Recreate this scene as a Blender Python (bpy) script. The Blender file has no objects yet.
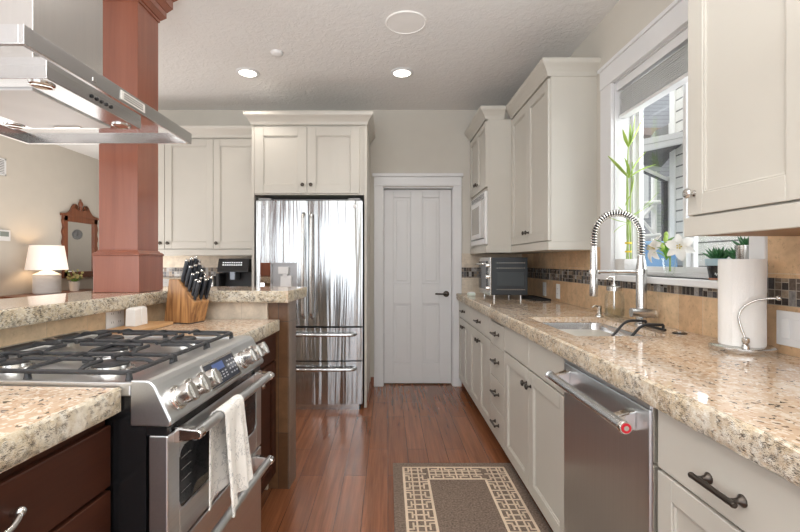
import bpy, math, random
from mathutils import Vector, Matrix, Euler
random.seed(7)
SC = bpy.context.scene
COL = SC.collection
PI = math.pi
H = 1.24                                   # eye height of the camera

# ------------------------------------------------------------------ camera, world, light, exposure
cam = bpy.data.cameras.new('camera')
cam.sensor_width = 36.0
cam.lens = 430 * 36 / 800
cam.shift_x = 12 / 800
cam.shift_y = -4 / 800
cam.clip_start = 0.02
co = bpy.data.objects.new('camera', cam)
COL.objects.link(co)
co.location = (0, 0, H)
co.rotation_euler = (PI / 2, 0, 0)
SC.camera = co

w = bpy.data.worlds.new('sky')
SC.world = w
w.use_nodes = True
bg = w.node_tree.nodes['Background']
bg.inputs[0].default_value = (0.90, 0.95, 1.0, 1)
bg.inputs[1].default_value = 1.15

SC.view_settings.view_transform = 'Standard'
SC.view_settings.look = 'None'
SC.view_settings.gamma = 1
SC.view_settings.use_curve_mapping = False
SC.view_settings.exposure = 0.14

def area_light(name, loc, rot, sx, sy, power, color):
    l = bpy.data.lights.new(name, 'AREA')
    l.shape = 'RECTANGLE'
    l.size, l.size_y = sx, sy
    l.energy = power
    l.color = color
    o = bpy.data.objects.new(name, l)
    COL.objects.link(o)
    o.location = loc
    o.rotation_euler = rot
    return o

# added fills in made-up openings behind the camera and at left; kitchen window daylight
area_light('rear_fill', (-1.65, -2.75, 1.35), (PI / 2, 0, 0), 5.1, 2.3, 80, (0.94, 0.97, 1.0))
area_light('left_fill', (-4.40, 0.6, 1.55), (PI / 2, 0, -PI / 2), 2.6, 1.7, 42, (1.0, 0.98, 0.95))
area_light('window_daylight', (1.85, 2.09, 1.9), (PI / 2, 0, PI / 2), 1.0, 1.3, 17, (0.95, 0.98, 1.0))
# added upward fills that brighten both ceilings, standing in for a bounced flash
area_light('kitchen_ceiling_fill', (-0.2, -0.5, 1.75), (PI, 0, 0), 1.6, 1.6, 118, (0.98, 0.99, 1.0))
area_light('dining_ceiling_fill', (-3.0, 4.6, 1.1), (PI, 0, 0), 2.0, 3.6, 44, (1.0, 0.97, 0.93))
sun = bpy.data.lights.new('sun', 'SUN')
sun.energy = 1.7
sun.angle = math.radians(3)
sun.color = (1.0, .97, .92)
so = bpy.data.objects.new('sun', sun)
COL.objects.link(so)
so.rotation_euler = Vector((.55, .25, -.80)).to_track_quat('-Z', 'Y').to_euler()

# ------------------------------------------------------------------ helpers
class Frame:
    """origin and three axes: u along the width, v up, w out of the face"""
    def __init__(s, o, u, v, w):
        s.o, s.u, s.v, s.w = Vector(o), Vector(u), Vector(v), Vector(w)
    def p(s, a, b, c):
        return s.o + s.u * a + s.v * b + s.w * c
    def at(s, a, b, c=0):
        return Frame(s.p(a, b, c), s.u, s.v, s.w)

WORLD = Frame((0, 0, 0), (1, 0, 0), (0, 1, 0), (0, 0, 1))
XF = Matrix.Identity(4)                     # the frame things are being built in (the island is turned a little)

def set_frame(m=None):
    global XF
    XF = m if m is not None else Matrix.Identity(4)

class MB:
    def __init__(s):
        s.v, s.f = [], []
    def add(s, vs, fs):
        n = len(s.v)
        s.v += [Vector(v) for v in vs]
        s.f += [tuple(i + n for i in f) for f in fs]
        return s
    def fbox(s, F, u0, u1, v0, v1, w0, w1):
        vs = [F.p(a, b, c) for c in (w0, w1) for b in (v0, v1) for a in (u0, u1)]
        fs = [(0, 2, 3, 1), (4, 5, 7, 6), (0, 1, 5, 4), (2, 6, 7, 3), (0, 4, 6, 2), (1, 3, 7, 5)]
        if F.u.cross(F.v).dot(F.w) < 0:
            fs = [f[::-1] for f in fs]
        return s.add(vs, fs)
    def box(s, x0, x1, y0, y1, z0, z1):
        return s.fbox(WORLD, min(x0, x1), max(x0, x1), min(y0, y1), max(y0, y1), min(z0, z1), max(z0, z1))
    def ring(s, rings, close=False, cap0=True, cap1=True):
        n = len(rings[0]); m = len(rings)
        vs = [p for r in rings for p in r]
        fs = []
        for i in range(m if close else m - 1):
            j = (i + 1) % m
            for k in range(n):
                l = (k + 1) % n
                fs.append((i * n + k, i * n + l, j * n + l, j * n + k))
        if not close:
            if cap0: fs.append(tuple(range(n))[::-1])
            if cap1: fs.append(tuple((m - 1) * n + k for k in range(n)))
        return s.add(vs, fs)
    def cyl(s, p0, p1, r0, r1=None, n=16):
        return s.tube([p0, p1], [r0, r0 if r1 is None else r1], n)
    def tube(s, pts, r, n=10, close=False):
        pts = [Vector(p) for p in pts]
        m = len(pts)
        rs = r if isinstance(r, (list, tuple)) else [r] * m
        tan = []
        for i in range(m):
            if close: t = pts[(i + 1) % m] - pts[i - 1]
            elif i == 0: t = pts[1] - pts[0]
            elif i == m - 1: t = pts[-1] - pts[-2]
            else: t = (pts[i + 1] - pts[i]).normalized() + (pts[i] - pts[i - 1]).normalized()
            tan.append(t.normalized() if t.length > 1e-9 else Vector((0, 0, 1)))
        a = tan[0].orthogonal().normalized()
        rings = []
        for i in range(m):
            t = tan[i]
            a = (a - t * a.dot(t))
            a = a.normalized() if a.length > 1e-6 else t.orthogonal().normalized()
            b = t.cross(a)
            rings.append([pts[i] + (a * math.cos(q) + b * math.sin(q)) * rs[i] for q in [2 * PI * k / n for k in range(n)]])
        return s.ring(rings, close)
    def lathe(s, prof, c=(0, 0, 0), axis=(0, 0, 1), n=24):
        c = Vector(c); ax = Vector(axis).normalized()
        a = ax.orthogonal().normalized(); b = ax.cross(a)
        rings = [[c + ax * z + (a * math.cos(q) + b * math.sin(q)) * max(r, 1e-4) for q in [2 * PI * k / n for k in range(n)]] for r, z in prof]
        loop = abs(prof[0][0] - prof[-1][0]) < 1e-9 and abs(prof[0][1] - prof[-1][1]) < 1e-9
        return s.ring(rings[:-1], close=True) if loop else s.ring(rings)
    def prism(s, F, poly, w0, w1):
        """polygon in (u, v), extruded along w"""
        n = len(poly)
        vs = [F.p(a, b, w0) for a, b in poly] + [F.p(a, b, w1) for a, b in poly]
        fs = [tuple(range(n))[::-1], tuple(range(n, 2 * n))] + [(k, (k + 1) % n, n + (k + 1) % n, n + k) for k in range(n)]
        area = sum(poly[k][0] * poly[(k + 1) % n][1] - poly[(k + 1) % n][0] * poly[k][1] for k in range(n))
        sg = area * F.u.cross(F.v).dot(F.w) * (w1 - w0)
        if sg < 0:
            fs = [f[::-1] for f in fs]
        return s.add(vs, fs)
    def ball(s, c, rx, ry=None, rz=None, n=16, m=10):
        ry = ry or rx; rz = rz or rx
        c = Vector(c)
        rings = []
        for i in range(m + 1):
            t = PI * i / m
            r = max(math.sin(t), 1e-3)
            rings.append([c + Vector((rx * r * math.cos(q), ry * r * math.sin(q), -rz * math.cos(t))) for q in [2 * PI * k / n for k in range(n)]])
        return s.ring(rings)
    def sheet(s, rows, thick=0.0):
        """grid of points; with a thickness it becomes a closed slab"""
        m, n = len(rows), len(rows[0])
        P = [[Vector(p) for p in r] for r in rows]
        if not thick:
            vs = [p for r in P for p in r]
            fs = [(i * n + j, i * n + j + 1, (i + 1) * n + j + 1, (i + 1) * n + j) for i in range(m - 1) for j in range(n - 1)]
            return s.add(vs, fs)
        N = []
        for i in range(m):
            row = []
            for j in range(n):
                du = P[i][min(j + 1, n - 1)] - P[i][max(j - 1, 0)]
                dv = P[min(i + 1, m - 1)][j] - P[max(i - 1, 0)][j]
                q = du.cross(dv)
                row.append(q.normalized() if q.length > 1e-12 else Vector((0, 0, 1)))
            N.append(row)
        top = [P[i][j] + N[i][j] * thick / 2 for i in range(m) for j in range(n)]
        bot = [P[i][j] - N[i][j] * thick / 2 for i in range(m) for j in range(n)]
        k = m * n
        fs = []
        for i in range(m - 1):
            for j in range(n - 1):
                q = (i * n + j, i * n + j + 1, (i + 1) * n + j + 1, (i + 1) * n + j)
                fs.append(q); fs.append(tuple(x + k for x in q[::-1]))
        edge = [j for j in range(n)] + [i * n + n - 1 for i in range(1, m)] + [(m - 1) * n + j for j in range(n - 2, -1, -1)] + [i * n for i in range(m - 2, 0, -1)]
        for a, b in zip(edge, edge[1:] + edge[:1]):
            fs.append((b, a, a + k, b + k))
        return s.add(top + bot, fs)
    def build(s, name, mat, parent=None, bevel=0.0, smooth=False, seg=2, subsurf=0, origin=None):
        me = bpy.data.meshes.new(name)
        inv = WM[parent].inverted() if parent is not None else Matrix.Identity(4)
        if origin is not None:
            W = XF @ Matrix.Translation(origin)
            inv = W.inverted()
        M = inv @ XF
        me.from_pydata([M @ v for v in s.v], [], s.f)
        me.materials.append(mat)
        me.validate()
        o = bpy.data.objects.new(name, me)
        COL.objects.link(o)
        if parent is not None:
            o.parent = parent
            WM[o] = WM[parent]
        else:
            WM[o] = Matrix.Identity(4)
            if origin is not None:
                o.matrix_world = W
                WM[o] = W.copy()
        if smooth:
            for p in me.polygons: p.use_smooth = True
            me.set_sharp_from_angle(angle=math.radians(40))
        if subsurf:
            sm = o.modifiers.new('subdivision', 'SUBSURF'); sm.levels = sm.render_levels = subsurf
        if bevel:
            b = o.modifiers.new('bevel', 'BEVEL')
            b.width = bevel; b.segments = seg; b.limit_method = 'ANGLE'; b.angle_limit = math.radians(40)
            b.use_clamp_overlap = True
        return o

WM = {}                                      # world matrix of every object built

def tag(o, label, cat, group=None, kind=None):
    o['label'] = label
    o['category'] = cat
    if group: o['group'] = group
    if kind: o['kind'] = kind
    return o

def thing(name, label, cat, loc, group=None, kind=None):
    o = bpy.data.objects.new(name, None)
    o.empty_display_size = 0.05
    COL.objects.link(o)
    M = XF @ Matrix.Translation(loc)
    o.matrix_world = M
    WM[o] = M.copy()
    return tag(o, label, cat, group, kind)

def struct(name, mb, mat, parent=None, **k):
    o = mb.build(name, mat, parent, **k)
    if parent is None: o['kind'] = 'structure'
    return o

def struct_empty(name, loc):
    o = bpy.data.objects.new(name, None)
    COL.objects.link(o)
    o.location = loc
    WM[o] = Matrix.Translation(loc)
    o['kind'] = 'structure'
    return o

def px(x, y, d):
    """a place in the world at depth d that the photograph shows at (x, y)"""
    return Vector(((x - 388) * d / 430, d, H + (262 - y) * d / 430))

def arc(c, r, a0, a1, ax, ay, n=12):
    c, ax, ay = Vector(c), Vector(ax), Vector(ay)
    return [c + ax * r * math.cos(a0 + (a1 - a0) * i / n) + ay * r * math.sin(a0 + (a1 - a0) * i / n) for i in range(n + 1)]

def rounded(pts, r, n=5):
    """polyline with its inner corners rounded"""
    pts = [Vector(p) for p in pts]
    out = [pts[0]]
    for a, b, c in zip(pts, pts[1:], pts[2:]):
        d0, d1 = (a - b), (c - b)
        q = min(r, d0.length * .45, d1.length * .45)
        p0, p1 = b + d0.normalized() * q, b + d1.normalized() * q
        for i in range(n + 1):
            t = i / n
            out.append(p0 * (1 - t) ** 2 + b * 2 * t * (1 - t) + p1 * t * t)
    out.append(pts[-1])
    return out

# ------------------------------------------------------------------ materials
class NT:
    def __init__(s, name):
        s.m = bpy.data.materials.new(name)
        s.m.use_nodes = True
        s.t = s.m.node_tree
        s.b = s.t.nodes['Principled BSDF']
        s.out = s.t.nodes['Material Output']
    def n(s, typ, **kw):
        nd = s.t.nodes.new(typ)
        for k, v in kw.items():
            if k.startswith('i_'):
                key = k[2:]
                nd.inputs[int(key) if key.isdigit() else key].default_value = v
            else:
                setattr(nd, k, v)
        return nd
    def l(s, a, b):
        s.t.links.new(a, b)
    def coord(s, scale=(1, 1, 1), rot=(0, 0, 0)):
        tc = s.n('ShaderNodeTexCoord')
        mp = s.n('ShaderNodeMapping')
        mp.inputs['Scale'].default_value = scale
        mp.inputs['Rotation'].default_value = rot
        s.l(tc.outputs['Object'], mp.inputs['Vector'])
        return mp.outputs['Vector']
    def noise(s, vec, scale, detail=3, rough=.5, dist=0.0):
        nd = s.n('ShaderNodeTexNoise')
        nd.inputs['Scale'].default_value = scale
        nd.inputs['Detail'].default_value = detail
        nd.inputs['Roughness'].default_value = rough
        nd.inputs['Distortion'].default_value = dist
        s.l(vec, nd.inputs['Vector'])
        return nd.outputs['Fac']
    def ramp(s, fac, stops, mode='LINEAR'):
        r = s.n('ShaderNodeValToRGB')
        r.color_ramp.interpolation = mode
        e = r.color_ramp.elements
        while len(e) < len(stops): e.new(.5)
        for el, (p, c) in zip(e, stops):
            el.position = p
            el.color = (c if isinstance(c, tuple) else (c, c, c)) + (1,)
        s.l(fac, r.inputs['Fac'])
        return r.outputs['Color']
    def mix(s, fac, a, b, blend='MIX'):
        m = s.n('ShaderNodeMix', data_type='RGBA', blend_type=blend)
        for sock, v in ((m.inputs['Factor'], fac), (m.inputs['A'], a), (m.inputs['B'], b)):
            if isinstance(v, (int, float)): sock.default_value = v
            elif isinstance(v, tuple): sock.default_value = v + (1,)
            else: s.l(v, sock)
        return m.outputs['Result']
    def math(s, op, a, b=0.0, clamp=False):
        m = s.n('ShaderNodeMath', operation=op, use_clamp=clamp)
        for i, v in ((0, a), (1, b)):
            if isinstance(v, (int, float)): m.inputs[i].default_value = v
            else: s.l(v, m.inputs[i])
        return m.outputs[0]
    def bump(s, h, strength=.2, dist=.01):
        b = s.n('ShaderNodeBump')
        b.inputs['Strength'].default_value = strength
        b.inputs['Distance'].default_value = dist
        s.l(h, b.inputs['Height'])
        s.l(b.outputs['Normal'], s.b.inputs['Normal'])
    def set(s, **kw):
        for k, v in kw.items():
            sock = s.b.inputs[k.replace('_', ' ')]
            if isinstance(v, (int, float)): sock.default_value = v
            elif isinstance(v, tuple): sock.default_value = v + (1,)
            else: s.l(v, sock)
        return s

def plain(name, col, rough=.5, metal=0.0, var=.03, bump=0.0, bscale=60, coat=0.0, vscale=7):
    """paint, plastic or metal with a slight mottling"""
    t = NT(name)
    v = t.coord()
    f = t.noise(v, vscale, 3)
    c = t.ramp(f, [(.3, tuple(x * (1 - var) for x in col)), (.7, tuple(min(1, x * (1 + var)) for x in col))])
    t.set(Base_Color=c, Roughness=rough, Metallic=metal)
    if coat: t.set(Coat_Weight=coat, Coat_Roughness=.12)
    if bump: t.bump(t.noise(v, bscale, 4), bump, .004)
    return t.m

def brushed(name, col=(.60, .59, .575), rough=.26, axis=0, streak=160, wob=0.0, wscale=7):
    """brushed metal; axis: the way the brush marks run"""
    t = NT(name)
    sc = [streak] * 3
    sc[axis] = 2.5
    v = t.coord(tuple(sc))
    f = t.noise(v, 1.0, 2)
    t.set(Base_Color=t.ramp(f, [(.25, tuple(x * .97 for x in col)), (.75, tuple(x * 1.03 for x in col))]), Metallic=1.0,
          Roughness=rough)
    if wob:
        s2 = [wscale] * 3
        s2[axis] = .35
        g = t.noise(t.coord(tuple(s2)), 1.0, 3, .55, .3)
        t.bump(g, wob, .05)
    return t.m

def wood(name, dark, light, rough=.35, axis=2, scale=9, coat=.3, grain=.5):
    t = NT(name)
    sc = [scale] * 3
    sc[axis] = scale * .07
    v = t.coord(tuple(sc))
    f = t.noise(v, 1.6, 6, .6, .6)
    sc2 = [x * 7 for x in sc]
    g = t.noise(t.coord(tuple(sc2)), 2.0, 3)
    f = t.math('ADD', t.math('MULTIPLY', f, 1 - grain * .4), t.math('MULTIPLY', g, grain * .4))
    t.set(Base_Color=t.ramp(f, [(.3, dark), (.72, light)]), Roughness=rough, Coat_Weight=coat, Coat_Roughness=.2)
    t.bump(f, .04, .003)
    return t.m

def granite(name, base, tan, rust, rough, bump=0.0, dark=.13, stretch=(1, 1, 1), bright=(.80, .76, .68), grain=125):
    t = NT(name)
    v = t.coord()
    vs = t.coord(stretch)
    big = t.noise(vs, 5.5, 6, .62, .5)
    c = t.ramp(big, [(.30, rust), (.46, tan), (.60, base), (.78, bright)])
    mid = t.noise(vs, 34, 4, .6)
    c = t.mix(t.ramp(mid, [(.44, 0.0), (.60, .75)]), c, tan)
    vo = t.n('ShaderNodeTexVoronoi', feature='F1')
    vo.inputs['Scale'].default_value = grain
    vo.inputs['Randomness'].default_value = 1
    dv = t.mix(.03, v, t.n('ShaderNodeTexNoise', i_Scale=40.0).outputs['Color'])
    t.l(dv, vo.inputs['Vector'])
    sep = t.n('ShaderNodeSeparateColor')
    t.l(vo.outputs['Color'], sep.inputs[0])
    pale = t.math('GREATER_THAN', sep.outputs[1], .72)
    c = t.mix(t.math('MULTIPLY', pale, .75), c, bright)
    clump = t.noise(v, 16, 3)
    spots = t.math('MULTIPLY', t.math('LESS_THAN', sep.outputs[0], dark * 2.0), t.math('GREATER_THAN', clump, .46))
    c = t.mix(t.math('MULTIPLY', spots, .9), c, (.05, .037, .026))
    mb = t.math('MULTIPLY', t.math('GREATER_THAN', sep.outputs[0], .86), t.math('GREATER_THAN', t.noise(v, 11, 3), .44))
    c = t.mix(t.math('MULTIPLY', mb, .75), c, rust)
    few = t.math('LESS_THAN', sep.outputs[2], dark * .5)
    c = t.mix(t.math('MULTIPLY', few, .8), c, (.10, .06, .035))
    t.set(Base_Color=c, Roughness=rough)
    if bump: t.bump(t.math('ADD', t.noise(v, 26, 5, .65), t.math('MULTIPLY', sep.outputs[2], .25)), bump, .02)
    return t.m

def tile(name, axu, axv, bw, bh, c1, c2, grout, rough=.4, gw=.003, offset=.0, bump=.15, pit=.0):
    """tiles bw x bh metres on the plane of two axes (0 x, 1 y, 2 z)"""
    t = NT(name)
    tc = t.n('ShaderNodeTexCoord')
    sp = t.n('ShaderNodeSeparateXYZ')
    t.l(tc.outputs['Object'], sp.inputs[0])
    cb = t.n('ShaderNodeCombineXYZ')
    t.l(sp.outputs[axu], cb.inputs[0]); t.l(sp.outputs[axv], cb.inputs[1])
    b = t.n('ShaderNodeTexBrick', offset=offset, squash=1.0)
    b.inputs['Scale'].default_value = 1.0
    b.inputs['Brick Width'].default_value = bw
    b.inputs['Row Height'].default_value = bh
    b.inputs['Mortar Size'].default_value = gw / 2
    b.inputs['Mortar Smooth'].default_value = .2
    b.inputs['Color1'].default_value = c1 + (1,)
    b.inputs['Color2'].default_value = c2 + (1,)
    b.inputs['Mortar'].default_value = grout + (1,)
    t.l(cb.outputs[0], b.inputs['Vector'])
    n = t.noise(tc.outputs['Object'], 16, 6, .65, .4)
    c = t.mix(1.0, b.outputs['Color'], t.ramp(n, [(.25, .72), (.75, 1.18)]), 'MULTIPLY')
    if pit:
        pn = t.noise(tc.outputs['Object'], 70, 4, .6)
        c = t.mix(t.ramp(pn, [(.30, pit), (.42, 0.0)]), c, tuple(x * .45 for x in c1))
    t.set(Base_Color=c, Roughness=rough)
    t.bump(t.math('SUBTRACT', n, t.math('MULTIPLY', b.outputs['Fac'], 2.0)), bump, .004)
    return t.m

def mosaic(name, axu, axv, size=.026):
    t = NT(name)
    tc = t.n('ShaderNodeTexCoord')
    sp = t.n('ShaderNodeSeparateXYZ')
    t.l(tc.outputs['Object'], sp.inputs[0])
    u = t.math('DIVIDE', sp.outputs[axu], size)
    v = t.math('DIVIDE', sp.outputs[axv], size)
    # some courses hold squares, some tall bars twice the height
    cu = t.math('FLOOR', u)
    wn0 = t.n('ShaderNodeTexWhiteNoise', noise_dimensions='1D')
    t.l(cu, wn0.inputs['W'])
    tall = t.math('GREATER_THAN', wn0.outputs['Value'], .45)
    v2 = t.math('MULTIPLY', v, t.math('SUBTRACT', 1.0, t.math('MULTIPLY', tall, .5)))
    cv = t.math('FLOOR', v2)
    cb = t.n('ShaderNodeCombineXYZ')
    t.l(cu, cb.inputs[0]); t.l(cv, cb.inputs[1])
    wn = t.n('ShaderNodeTexWhiteNoise', noise_dimensions='2D')
    t.l(cb.outputs[0], wn.inputs['Vector'])
    c = t.ramp(wn.outputs['Value'], [(0, (.045, .038, .035)), (.22, (.11, .085, .07)), (.40, (.20, .19, .185)), (.55, (.26, .20, .145)), (.68, (.075, .07, .075)), (.82, (.34, .33, .32)), (.93, (.16, .12, .09))], 'CONSTANT')
    n = t.noise(tc.outputs['Object'], 90, 3)
    c = t.mix(1.0, c, t.ramp(n, [(.3, .7), (.7, 1.3)]), 'MULTIPLY')
    fu, fv = t.math('FRACT', u), t.math('FRACT', v2)
    g = t.math('MAXIMUM', t.math('LESS_THAN', fu, .09), t.math('LESS_THAN', fv, t.math('SUBTRACT', .09, t.math('MULTIPLY', tall, .045))))
    c = t.mix(g, c, (.33, .29, .24))
    t.set(Base_Color=c, Roughness=t.math('ADD', t.math('MULTIPLY', g, .5), .16))
    t.bump(t.math('SUBTRACT', 1.0, g), .3, .002)
    return t.m

def clear_glass(name, tint=(1, 1, 1), gloss=.10, rough=.02):
    t = NT(name)
    tr = t.n('ShaderNodeBsdfTransparent'); tr.inputs[0].default_value = tint + (1,)
    gl = t.n('ShaderNodeBsdfGlossy'); gl.inputs['Roughness'].default_value = rough
    fr = t.n('ShaderNodeFresnel'); fr.inputs[0].default_value = 1.45
    mx = t.n('ShaderNodeMixShader')
    t.l(t.math('ADD', t.math('MULTIPLY', fr.outputs[0], gloss * 3.0), gloss * .1), mx.inputs[0])
    t.l(tr.outputs[0], mx.inputs[1]); t.l(gl.outputs[0], mx.inputs[2])
    t.l(mx.outputs[0], t.out.inputs[0])
    return t.m

def glow(name, col, strength, base=(.9, .9, .9)):
    t = NT(name)
    t.set(Base_Color=base, Emission_Color=col, Emission_Strength=strength, Roughness=.5)
    return t.m

def floor_material():
    t = NT('floor_wood')
    tc = t.n('ShaderNodeTexCoord')
    sp = t.n('ShaderNodeSeparateXYZ')
    t.l(tc.outputs['Object'], sp.inputs[0])
    cb = t.n('ShaderNodeCombineXYZ')
    t.l(sp.outputs[1], cb.inputs[0]); t.l(sp.outputs[0], cb.inputs[1])
    b = t.n('ShaderNodeTexBrick', offset=.37, offset_frequency=2, squash=1.0)
    for k, vv in (('Scale', 1.0), ('Brick Width', .95), ('Row Height', .127), ('Mortar Size', .0013), ('Mortar Smooth', .1), ('Bias', 0.0)):
        b.inputs[k].default_value = vv
    b.inputs['Color1'].default_value = (.175, .060, .024, 1)
    b.inputs['Color2'].default_value = (.245, .092, .042, 1)
    b.inputs['Mortar'].default_value = (.035, .012, .008, 1)
    t.l(cb.outputs[0], b.inputs['Vector'])
    g = t.noise(t.coord((38, 1.7, 20)), 1.0, 6, .6, .5)
    g2 = t.noise(t.coord((150, 4, 60)), 1.0, 3)
    c = t.mix(1.0, b.outputs['Color'], t.ramp(g, [(.28, .66), (.72, 1.32)]), 'MULTIPLY')
    c = t.mix(1.0, c, t.ramp(g2, [(.3, .86), (.7, 1.14)]), 'MULTIPLY')
    t.set(Base_Color=c, Roughness=t.math('ADD', t.math('MULTIPLY', g, .14), .17), Coat_Weight=.18, Coat_Roughness=.14)
    t.bump(t.math('SUBTRACT', t.math('MULTIPLY', g, .5), b.outputs['Fac']), .10, .004)
    return t.m

def ceiling_material():
    t = NT('ceiling_paint')
    v = t.coord()
    n = t.noise(v, 22, 5, .6, .8)
    t.set(Base_Color=t.ramp(t.noise(v, 1.5, 2), [(.3, (.79, .78, .765)), (.7, (.81, .80, .785))]), Roughness=.85)
    t.bump(t.ramp(n, [(.42, 0.0), (.58, 1.0)]), .35, .006)
    return t.m

def streaked_cloth(name):
    """white cotton printed with fine grey scrollwork"""
    t = NT(name)
    v = t.coord()
    d = t.mix(.06, v, t.n('ShaderNodeTexNoise', i_Scale=22.0).outputs['Color'])
    vo = t.n('ShaderNodeTexVoronoi', feature='DISTANCE_TO_EDGE')
    vo.inputs['Scale'].default_value = 34
    t.l(d, vo.inputs['Vector'])
    ink = t.math('LESS_THAN', vo.outputs['Distance'], .045)
    patch = t.math('GREATER_THAN', t.noise(v, 26, 2), .50)
    c = t.mix(t.math('MULTIPLY', t.math('MULTIPLY', ink, patch), .75), (.80, .78, .74), (.33, .33, .34))
    t.set(Base_Color=c, Roughness=.9)
    t.bump(t.noise(v, 600, 2), .15, .001)
    return t.m

def siding(name, col, lap=.18, dark=.22):
    t = NT(name)
    tc = t.n('ShaderNodeTexCoord')
    sp = t.n('ShaderNodeSeparateXYZ')
    t.l(tc.outputs['Object'], sp.inputs[0])
    f = t.math('FRACT', t.math('DIVIDE', sp.outputs[2], lap))
    g = t.math('LESS_THAN', f, .13)
    n = t.noise(tc.outputs['Object'], 9, 4)
    c = t.mix(g, t.ramp(n, [(.3, tuple(x * .92 for x in col)), (.7, col)]), tuple(x * dark for x in col))
    t.set(Base_Color=c, Roughness=.7)
    return t.m

M = {}
M['cabinet'] = plain('cabinet_paint', (.545, .52, .465), .38, var=.012)
M['wall'] = plain('wall_paint', (.60, .57, .51), .8, var=.015, bump=.12, bscale=90)
M['dining_wall'] = plain('dining_paint', (.60, .555, .485), .8, var=.015, bump=.1, bscale=90)
M['ceiling'] = ceiling_material()
M['door'] = plain('door_paint', (.69, .69, .69), .35, var=.01)
M['trim'] = plain('trim_paint', (.72, .72, .725), .35, var=.01)
M['floor'] = floor_material()
M['granite'] = granite('granite_polished', (.64, .53, .42), (.55, .41, .29), (.43, .27, .16), .055, dark=.028, stretch=(1.0, .45, 1), bright=(.72, .64, .54))
M['granite_edge'] = granite('granite_chiselled', (.70, .64, .54), (.60, .49, .34), (.47, .33, .20), .45, bump=.4, dark=.11, bright=(.80, .77, .70), grain=165)
M['granite_pale'] = granite('granite_pale', (.66, .61, .51), (.56, .48, .34), (.45, .34, .21), .40, bump=.35, dark=.12, bright=(.74, .71, .64), grain=165)
M['travertine'] = tile('travertine_tile', 1, 2, .152, .30, (.58, .375, .215), (.70, .50, .31), (.62, .50, .36), .42, offset=0, pit=.5)
M['travertine_x'] = tile('travertine_tile_back', 0, 2, .152, .152, (.62, .53, .42), (.70, .62, .51), (.56, .50, .42), .45, offset=.5, pit=.2)
M['pony_y'] = tile('peninsula_tile_side', 1, 2, .20, .30, (.55, .40, .25), (.66, .51, .34), (.50, .40, .28), .4, pit=.3)
M['pony_x'] = tile('peninsula_tile_face', 0, 2, .20, .30, (.62, .54, .44), (.70, .62, .51), (.50, .43, .34), .4, pit=.2)
M['slate'] = tile('slate_tile', 0, 2, .30, .305, (.125, .060, .028), (.20, .105, .052), (.055, .042, .035), .32, bump=.3)
M['slate_y'] = tile('slate_tile_side', 1, 2, .30, .305, (.14, .095, .07), (.19, .135, .10), (.07, .06, .05), .30, bump=.3)
M['mosaic'] = mosaic('glass_mosaic', 1, 2)
M['mosaic_x'] = mosaic('glass_mosaic_back', 0, 2)
M['steel'] = brushed('brushed_steel', (.66, .68, .695), .32, axis=1)
M['steel_x'] = brushed('brushed_steel_across', (.63, .65, .665), axis=0)
M['steel_z'] = brushed('brushed_steel_upright', axis=2)
M['steel_hood'] = brushed('hood_steel', (.64, .645, .65), .22, axis=1)
M['steel_fridge'] = brushed('refrigerator_steel', (.475, .49, .50), .22, axis=2, wob=.45, wscale=9)
M['steel_dw'] = brushed('dishwasher_steel', (.60, .63, .655), .30, axis=2)
M['steel_sink'] = brushed('sink_steel', (.62, .63, .64), .22, axis=1)
M['chrome'] = plain('chrome', (.78, .77, .75), .10, 1.0)
M['nickel'] = plain('brushed_nickel', (.62, .61, .59), .24, 1.0)
M['bronze'] = plain('dark_bronze', (.085, .072, .062), .32, .9)
M['black'] = plain('black_enamel', (.010, .010, .011), .22)
M['black_matt'] = plain('black_plastic', (.016, .016, .018), .5)
M['iron'] = plain('cast_iron', (.028, .029, .032), .45, bump=.2, bscale=300)
M['dark_gap'] = plain('dark_recess', (.03, .028, .026), .8)
M['oven_glass'] = plain('oven_glass', (.012, .012, .014), .06)
M['cherry'] = wood('cherry_wood', (.215, .060, .030), (.33, .105, .056), .32, 2, 7, .6)
M['cherry_dark'] = wood('dark_cherry_wood', (.030, .0088, .0045), (.062, .019, .009), .48, 1, 8, .03)
M['cherry_dark'].node_tree.nodes['Principled BSDF'].inputs['Specular IOR Level'].default_value = .22
M['quarter_round'] = wood('floor_trim_wood', (.22, .075, .035), (.34, .13, .065), .4, 1, 8, .2)
M['block_wood'] = wood('acacia_wood', (.12, .038, .010), (.62, .33, .13), .4, 2, 34, .15, .1)
M['board_wood'] = wood('board_wood', (.42, .23, .10), (.60, .37, .18), .5, 1, 14, .05)
M['mirror_wood'] = wood('carved_mahogany', (.13, .035, .014), (.27, .085, .032), .35, 2, 14, .4)
M['glass'] = clear_glass('window_glass', gloss=.03)
M['jar_glass'] = clear_glass('jar_glass', (.985, .995, .99), .07)
M['mirror'] = plain('mirror_silver', (.86, .87, .87), .02, 1.0, 0)
M['white'] = plain('white_plastic', (.76, .76, .76), .35, var=.01)
M['ceramic'] = plain('white_ceramic', (.80, .79, .77), .28, var=.01)
M['paper'] = plain('paper_towel', (.84, .83, .81), .95, var=.01, bump=.25, bscale=220)
M['towel'] = streaked_cloth('printed_cotton')
M['rug'] = plain('rug_brown', (.205, .150, .115), .98, var=.45, bump=1.0, bscale=420, vscale=110)
M['rug_light'] = plain('rug_cream', (.70, .56, .42), .98, var=.10, bump=.6, bscale=420)

# ------------------------------------------------------------------ the room
WX = 1.345            # right wall
DY = 4.30             # wall with the pantry door
CZ = 2.76             # ceiling
LX, BY, FY = -4.30, 7.50, -2.60
CT = 0.93             # worktop height

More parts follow.
